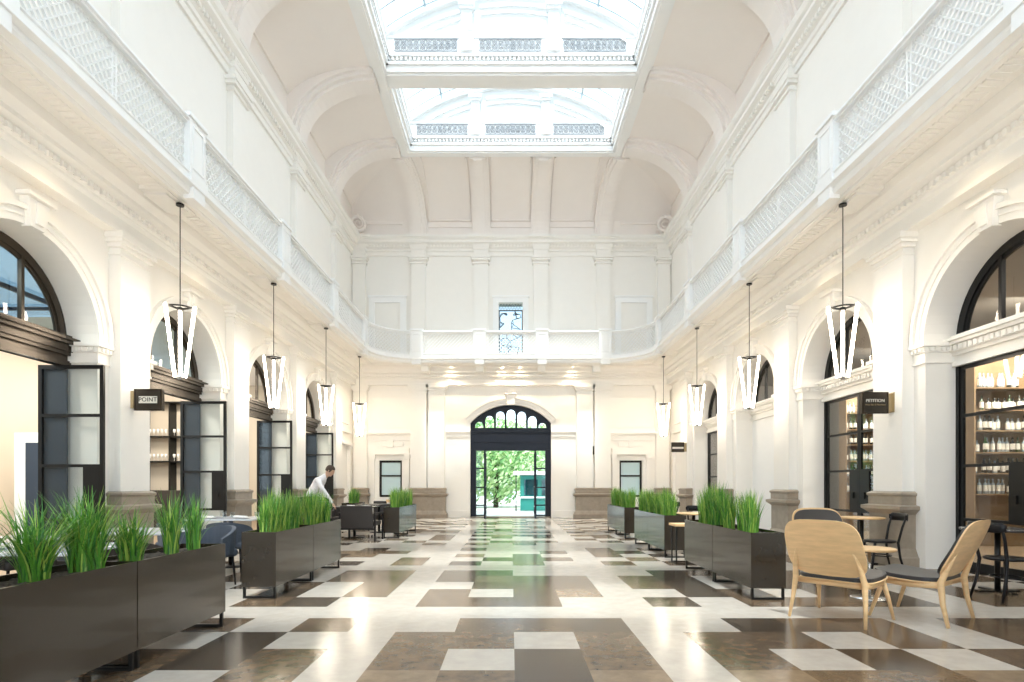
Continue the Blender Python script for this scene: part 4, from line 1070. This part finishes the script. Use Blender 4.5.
dup(dt2,(-3.55,15.3,0),0,'dark dining table beyond the dark armchair')
def tub(mt):
    t=thing('tub_chair','','dining chair')
    m=MB(); N=20
    for (r0,r1) in ((.27,.225),):
        A=[pi+ -.25+ (pi+.5)*i/N for i in range(N+1)]
        for i in range(N):
            a,b=A[i],A[i+1]; h=lambda t:.74-.14*abs((t-1.5*pi)/(pi/2+.25))**2
            p=lambda t,r,z:(r*cos(t)*1.05,r*sin(t),z)
            m.hexa([p(a,r0,.40),p(b,r0,.40),p(b,r1,.40),p(a,r1,.40),p(a,r0+.02,h(a)),p(b,r0+.02,h(b)),p(b,r1+.02,h(b)),p(a,r1+.02,h(a))])
    m.build('backrest',mt,t); MB().box(-.24,.24,-.22,.26,.36,.46).build('seat',mt,t,bevel=.03)
    for sx_ in (-1,1):
        for y in (-.17,.2): MB().tube([(sx_*.21,y*1.15,0),(sx_*.19,y,.37)],[.011,.016],8).build('leg','ebony',t)
    return t
tc=tub('slate'); tc.location=(-4.02,8.15,0); tc.rotation_euler.z=ang(-.15,1); tc['label']='blue-grey upholstered tub chair with its back to the viewer, between two planter pairs'
dup(tc,(-4.75,8.2,0),ang(.1,1),'blue-grey tub chair beside the one between the planter pairs')
dup(tc,(-3.75,7.1,0),ang(-.4,-1),'blue-grey tub chair partly hidden behind the second planter pair')
tk=tub('darkup'); tk.location=(-5.35,6.2,0); tk.rotation_euler.z=ang(.5,1); tk['label']='dark tub chair behind the nearest grass, beside the folding doors'
dup(tk,(-3.7,5.6,0),ang(0,1),'dark tub chair behind the white table, seen through the nearest grass')
dup(tk,(-4.3,14.7,0),ang(0,-1),'dark tub chair on the far side of the table the waiter leans over')
def armchair():
    t=thing('armchair','','armchair')
    MB().box(-.36,.36,-.30,.30,.34,.44).build('seat','darkup',t,bevel=.02)
    m=MB(); m.hexa([(-.36,-.34,.30),(.36,-.34,.30),(.36,-.28,.30),(-.36,-.28,.30),(-.36,-.42,.80),(.36,-.42,.80),(.36,-.36,.80),(-.36,-.36,.80)]); m.build('backrest','darkup',t,bevel=.015)
    for s in (-1,1):
        m=MB(); m.box(s*.37,s*.42,-.36,.32,.60,.64); m.build('armrest','ebony',t,bevel=.008)
        for y in (-.33,.29): MB().box(s*.375,s*.415,y,y+.04,0,.60).build('leg','ebony',t)
    MB().box(-.375,.375,-.34,-.30,.26,.30).build('rear_rail','ebony',t)
    return t
ac=armchair(); ac.location=(-3.42,13.05,0); ac.rotation_euler.z=ang(.05,1); ac['label']='wide dark armchair with its back to the viewer, at the table the waiter leans over'
dup(ac,(-3.6,16.2,0),ang(.1,-1),'wide dark armchair beyond the far table, facing the viewer')
# table settings
pm_=MB().lathe([(.0001,0),(.07,0),(.12,.015),(.125,.018),(.07,.006),(.0001,.005)],n=24).build('dinner_plate','china')
pl_first=[True]
def item(src,first,loc,lab,cat,grp,rz=0):
    o=src if first else src.copy()
    if not first: COL.objects.link(o)
    o.location=loc; o.rotation_euler.z=rz; tag(o,lab,cat,grp); return o
PLT=[(-4.1,8.65,'white plate at the planter end of the table behind the blue-grey chair'),(-4.6,8.65,'white plate at the wall end of the table behind the blue-grey chair'),(-4.35,9.05,'white plate on the far edge of the table behind the blue-grey chair'),(-3.75,13.55,'white plate on the dark table the waiter leans over'),(-3.5,13.7,'white plate on the planter side of the table the waiter leans over'),(-3.35,15.1,'white plate on the dark table beyond the armchair'),(-3.6,4.8,'white plate on the white table behind the nearest planters'),(-4.0,4.55,'white plate farther from the planter on the nearest white table')]
for i,(x,y,l) in enumerate(PLT): item(pm_,i==0,(x,y,.75),l,'plate','plates: '+l)
gm=MB().lathe([(.0001,.0),(.028,0),(.034,.09),(.031,.09),(.025,.008),(.0001,.008)],n=16).build('water_glass','glass')
for i,(x,y,l) in enumerate([(-3.97,8.9,'water glass on the table behind the blue-grey chair'),(-4.25,8.7,'water glass on the table behind the blue-grey chair'),(-4.5,8.95,'water glass on the table behind the blue-grey chair'),(-3.6,13.9,'water glass on the dark table by the waiter'),(-3.45,4.65,'water glass on the white table behind the nearest planters'),(-3.85,6.3,'water glass on the table between planter pairs')]): item(gm,i==0,(x,y,.75),l,'glass','glasses: '+l)
nm_=MB(); nm_.hexa([(-.09,-.05,0),(.09,-.05,0),(.09,.05,0),(-.09,.05,0),(-.08,-.045,.02),(.08,-.045,.012),(.08,.045,.012),(-.08,.045,.02)]); nm_=nm_.build('folded_napkin','linen')
for i,(x,y,l) in enumerate([(-4.12,8.68,'folded white napkin on the table behind the blue-grey chair'),(-4.62,8.66,'folded white napkin on the wall-end plate of the table behind the blue-grey chair'),(-3.2,15.15,'folded white napkin on the dark table beyond the armchair'),(-3.8,13.5,'folded white napkin on the dark table by the waiter')]): item(nm_,i==0,(x,y,.775),l,'napkin','napkins: '+l,i*.4)
t=tag(MB().lathe([(.0001,0),(.05,0),(.075,.12),(.07,.12),(.045,.01),(.0001,.01)],n=18).build('bread_basket','oak',loc=(-3.3,15.35,.75)),'small tan basket on the dark table beyond the armchair','basket')

# ------------------------------------------------------------------ waiter
def skin_body(name,joints,edges,mt,parent,levels=2):
    me=bpy.data.meshes.new(name); me.from_pydata([j[0] for j in joints],edges,[]); o=bpy.data.objects.new(name,me); COL.objects.link(o); o.parent=parent
    me.materials.append(M[mt])
    sk=o.modifiers.new('skin','SKIN'); sk.use_smooth_shade=True
    for i,j in enumerate(joints):
        r=j[1]; me.skin_vertices[0].data[i].radius=r if isinstance(r,tuple) else (r,r); me.skin_vertices[0].data[i].use_root=(i==0)
    sb=o.modifiers.new('sub','SUBSURF'); sb.levels=levels; sb.render_levels=levels
    return o
wt=thing('person','waiter in white shirt and dark trousers leaning forward with one arm reaching to a table','person',(-4.78,13.55,0),0)
# leans towards +x; pelvis at origin height .95
J=[((0,0,.95),(.15,.13)),((.05,0,1.08),(.145,.12)),((.16,0,1.25),(.165,.125)),((.27,0,1.38),(.17,.12)),((.34,0,1.455),(.075,.07)),((.40,.0,1.53),(.055,.055)),
   ((.25,-.19,1.39),.07),((.36,-.25,1.20),.052),((.49,-.24,1.02),.042),((.60,-.20,.83),.030),
   ((.24,.19,1.38),.07),((.16,.30,1.16),.052),((.26,.33,1.00),.042),((.36,.28,.95),.030),
   ((0,-.10,.90),.10),((.02,-.11,.50),.065),((-.03,-.12,.10),.045),((.10,-.13,.04),.035),
   ((-.02,.10,.90),.10),((-.10,.12,.50),.065),((-.22,.13,.12),.045),((-.10,.14,.04),.035)]
E=[(0,1),(1,2),(2,3),(3,4),(4,5),(3,6),(6,7),(7,8),(8,9),(3,10),(10,11),(11,12),(12,13),(0,14),(14,15),(15,16),(16,17),(0,18),(18,19),(19,20),(20,21)]
skin_body('body',J,E,'shirt',wt)
Jt=[((0,0,.97),(.16,.14)),((0,-.10,.88),.112),((.02,-.11,.50),.080),((-.03,-.12,.12),.062),((.0,-.12,.07),.05),((-.02,.10,.88),.112),((-.10,.12,.50),.080),((-.22,.13,.14),.062),((-.2,.13,.08),.05)]
skin_body('trousers',Jt,[(0,1),(1,2),(2,3),(3,4),(0,5),(5,6),(6,7),(7,8)],'trousers',wt)
for (x,y) in ((.03,-.125),(-.17,.135)):
    m=MB(); m.tube([(x-.10,y,.045),(x,y,.05),(x+.12,y,.035),(x+.17,y,.03)],[(.035,.04),(.042,.045),(.04,.032),(.02,.02)],10); m.build('shoe','ebony',wt)
def head():
    m=MB(); rings=[(-.125,.045),(-.10,.06),(-.06,.072),(0,.082),(.05,.083),(.09,.068),(.115,.04),(.125,.005)]
    b=len(m.v); n=20
    for z,r in rings:
        for k in range(n):
            a=2*pi*k/n; x=r*1.15*cos(a)+(.012 if z<.0 and cos(a)>0 else 0); y=r*.92*sin(a)
            if cos(a)>.9 and -.05<z<.02: x+=.018
            m.v.append((x,y,z))
    for i in range(len(rings)-1):
        for k in range(n): m.f.append((b+i*n+k,b+i*n+(k+1)%n,b+(i+1)*n+(k+1)%n,b+(i+1)*n+k)); m.m.append(0); m.sm.append(True)
    m.tube([(.085,0,.01),(.112,0,-.03),(.092,0,-.045)],[.008,.014,.009],8)
    for s in (-1,1): m.tube([(0,s*.076,.02),(-.008,s*.09,.0),(0,s*.078,-.03)],[.008,.013,.007],8)
    m.tube([(-.01,0,-.09),(-.04,0,-.17)],[.05,.052],12)
    return m
h=head().build('head','skin',wt); h.location=(.475,0,1.60); h.rotation_euler=(0,.45,0)
m=MB()
for s in (-1,1): m.lathe([(.0001,-.008),(.009,0),(.0001,.008)],(.088,s*.03,.012),10)
e=m.build('eyes','trousers',h); 
m=MB(); m.tube([(.095,-.022,-.07),(.099,0,-.068),(.095,.022,-.07)],.005,6); m.build('mouth','redcap',h)
m=MB(); n=20
rings=[(-.03,.088),(.02,.094),(.06,.093),(.10,.076),(.128,.045),(.137,.004)]
b=0
for z,r in rings:
    for k in range(n):
        a=2*pi*k/n; f=.80 if (cos(a)>.35 and z<.06) else 1.0
        m.v.append((r*1.17*cos(a)*f-.006,r*.96*sin(a),z+(.03 if cos(a)>.35 and z<.05 else 0)))
for i in range(len(rings)-1):
    for k in range(n): m.f.append((i*n+k,i*n+(k+1)%n,(i+1)*n+(k+1)%n,(i+1)*n+k)); m.m.append(0); m.sm.append(True)
m.build('hair','hair',h)
def hand(loc,rot):
    m=MB(); m.tube([(0,0,0),(.03,0,-.01),(.075,0,-.02),(.095,0,-.025)],[(.022,.03),(.020,.038),(.016,.042),(.012,.038)],12,flat=(0,0,1))
    for y,L in ((-.03,.055),(-.010,.068),(.010,.063),(.029,.048)): m.tube([(.085,y,-.022),(.085+L*.55,y*1.15,-.03),(.085+L,y*1.2,-.05)],[.009,.0085,.006],8)
    m.tube([(.02,-.028,-.008),(.05,-.06,-.02),(.078,-.068,-.032)],[.012,.010,.007],8)
    o=m.build('hand','skin',wt); o.location=loc; o.rotation_euler=rot; return o
hand((.60,-.20,.83),(0,.75,0)); hand((.36,.28,.95),(0,.2,-.5))
MB().tube([(0,0,.93),(0,0,.99)],[(.168,.172),(.165,.17)],20,flat=(1,0,0)).build('belt','ebony',wt)

# ------------------------------------------------------------------ wine shelves behind the glass
def shelf_unit(x0,x1,y,levels,lab):
    t=thing('wine_shelf',lab,'shelf',((x0+x1)/2,y,0)); w=(x1-x0)/2
    MB().box(-w,w,.30,.33,0,4.2).build('back_panel','shelfwood',t)
    for s in (-1,1): MB().box(s*w,s*(w-.03),0,.30,0,4.2).build('side_panel','shelfwood',t)
    for z in levels: MB().box(-w+.03,w-.03,0,.30,z-.025,z).build('shelf_board','shelfwood',t)
    return t
def bottle(k):
    m=MB(); r=.039
    pr={'b':[(.0001,0),(r,0),(r,.055),(r+.0006,.06),(r+.0006,.14),(r,.145),(r,.18),(.034,.205),(.016,.235),(.0145,.26),(.0155,.262),(.0155,.305),(.0001,.305)],
        's':[(.0001,0),(.045,0),(.045,.03),(.0456,.035),(.0456,.12),(.045,.125),(.045,.16),(.02,.19),(.016,.225),(.018,.226),(.018,.25),(.0001,.25)]}[k[0]]
    ms=[0,0,0,1,1,1,0,0,0,0,0,2,2] if k[0]=='b' else [0,0,0,1,1,1,0,0,0,0,2,2]
    m.lathe(pr,n=12,ms=ms[:len(pr)-1]+[2]); return m
bk={'wd':('b',['winedark','label','redcap']),'wg':('b',['winegreen','label','brass']),'wc':('b',['wineclear','label','black']),'sp':('s',['wineclear','label','brass']),'sd':('s',['winedark','label','chrome'])}
bsrc={}
rb=random.Random(11)
desc={'wd':'dark wine bottle with pale label and red cap','wg':'green wine bottle with pale label','wc':'clear wine bottle with pale label','sp':'squat clear spirit bottle','sd':'squat dark spirit bottle'}
def stock(x0,x1,y,levels,place,step=.1):
    for li,z in enumerate(levels):
        x=x0+.09; kind=rb.choice(['wd','wg','wc','wc','sp','wd'])
        while x<x1-.08:
            if rb.random()<.93:
                k=kind if rb.random()<.75 else rb.choice(list(bk)); 
                if k not in bsrc: o=bottle(bk[k]).build('wine_bottle' if k[0]=='w' else 'spirit_bottle',bk[k][1]); bsrc[k]=o
                else: o=bsrc[k].copy(); COL.objects.link(o)
                o.location=(x+rb.uniform(-.01,.01),y+.12+rb.uniform(-.03,.05),z); 
                tag(o,'%s, %s shelf from the top, %s'%(desc[k],ordn[li],place),'bottle','%ss on board %s of the %s'%(desc[k],ordn[li],place))
            x+=step
            if rb.random()<.15: kind=rb.choice(list(bk))
LV=[3.22,2.77,2.36,1.92,1.5,1.08]
shelf_unit(9.28,10.75,11.45,LV,'tall timber wine shelf behind the nearest glass doors')
stock(9.28,10.75,11.45,LV,'near shelf')
shelf_unit(9.05,10.55,15.45,LV,'tall timber wine shelf behind the second arch of glass doors')
for yy_ in (11.45,15.45): lamp('shelf_fill_light','AREA',(9.9,yy_-1.0,4.6),160,(1,.9,.76),rot=(radians(30),0,0),size=.8)  # added area lamps that brighten the bottles, no fixture modelled
stock(9.05,10.55,15.45,LV[:],'far shelf',.11)
# shop counter by the glass
t=thing('shop_counter','dark counter with pale top inside the wine room','counter',(8.6,8.0,0)); MB().box(-.35,.35,-1.0,1.0,0,1.02).build('counter_body','darkup',t); MB().box(-.38,.38,-1.03,1.03,1.02,1.06).build('counter_top','darktop',t)
# ------------------------------------------------------------------ bar room behind the folding doors
t=thing('bar_back','warm lit timber back bar with black frame and hanging glass racks','bar',(-9.9,16.0,0))
MB().box(-1.2,1.7,.30,.34,0,4.2).build('back_panel','roomcream',t); m=MB()
for x in (-1.2,-.45,.3,1.05,1.66): m.box(x,x+.04,-.02,.30,1.1,3.6)
for z in (1.9,2.6,3.56): m.box(-1.2,1.7,-.02,.30,z,z+.04)
m.build('shelf_frame','black',t); MB().box(-1.3,1.8,-.9,-.3,0,1.12).build('bar_counter','darkup',t)
gl=MB(); gl.lathe([(.03,0),(.03,.003),(.004,.008),(.004,.08),(.03,.11),(.036,.15),(.03,.20)],n=12); gl=gl.build('wine_glass','china'); k=0
for z,r in ((1.94,1),(2.64,1)):
    for i in range(24):
        o=item(gl,k==0,(-11.0+i*.115,16.1,z),'stemmed glass on the %s rack of the bar'%('lower' if z<2 else 'upper'),'wine glass','glasses on the %s bar rack'%('lower' if z<2 else 'upper')); k+=1
# curtains / partition in bar room
t=tag(MB().grid(lambda u,v:(-9.4-1.2*u,9.9+.05*sin(u*60),4.4*v),60,1).build('long_curtain','curtain'),'navy floor-length curtain hanging in the bar room','curtain'); sm_=t.modifiers.new('s','SOLIDIFY'); sm_.thickness=.01
t=thing('display_cabinet','white cabinet with dark open shelves in the bar room','cabinet',(-10.15,12.0,0)); MB().box(-.30,.30,0,.5,0,2.36).build('cabinet_body','white',t); MB().box(-.05,.26,-.02,0,.1,2.15).build('cabinet_door','curtain',t)

# ------------------------------------------------------------------ outside the entrance
struct(MB().box(-14,14,EY+.5,60,-.12,-.01).build('ground','paving'),'pale paving outside the entrance','ground')
def tree(x,y,h,r,z0,seed,mats_,n,lab,trunk=True):
    t=thing('leafy_tree',lab,'tree',(x,y,0)); rg=random.Random(seed); m=MB()
    for i in range(n):
        a=rg.random()*2*pi; c=rg.uniform(-1,1); rr=rg.random()**.4; s_=sqrt(1-c*c)
        p=Vector((r*rr*s_*cos(a),r*rr*s_*sin(a),(z0+h)/2+(h-z0)/2*rr*c)); p+=Vector((sin(p.z*3+p.x*2),cos(p.x*3),sin(p.y*3)))*.15
        d=Vector((rg.gauss(0,1),rg.gauss(0,1),rg.gauss(0,1))).normalized(); u=d.orthogonal().normalized(); w=d.cross(u); L=.16*rg.uniform(.7,1.4)
        m.quad(p-u*L,p-w*L*.45,p+u*L,p+w*L*.45,rg.choices([0,1,2],[.4,.35,.25])[0])
    m.build('foliage',mats_,t)
    if trunk: MB().tube([(0,0,-.02),(.05,0,h*.35),(0,.05,h*.7)],[.16,.12,.05],10).build('trunk','bark',t)
    return t
tree(-.9,33,5.2,2.6,.3,1,['leafa','leafc','leafb'],5500,'bright leafy tree straight outside the entrance')
tree(-4.6,31,7.5,2.6,.5,2,['leafb','leafa','leafb'],4500,'darker green tree outside, towards the folding-door side')
tree(3.8,36,5.6,3.0,.5,3,['leafa','leafc','leafa'],4500,'pale green tree outside, behind the teal kiosk')
tree(-1,44,6.4,6.5,.5,4,['leafa','leafc','leafb'],5000,'large tree farthest from the entrance')
t=thing('street_kiosk','teal green kiosk with a flat white roof outside the entrance','kiosk',(1.35,28.5,0))
MB().box(-.9,1.5,-.1,1.3,0,1.75).build('kiosk_body','kiosk',t); MB().box(-1.25,1.7,-.35,1.5,1.78,1.95).build('roof','white',t)
m=MB(); m.box(-.72,-.05,-.13,-.10,.75,1.55); m.box(.15,1.2,-.13,-.10,.75,1.55); m.build('window_panel','blueglass',t)
MB().box(-.9,1.5,-.16,-.10,.62,.70).build('counter_ledge','white',t)
for x in (-1.15,): MB().box(x,x+.05,-.3,-.25,-.01,1.78).build('post','black',t)
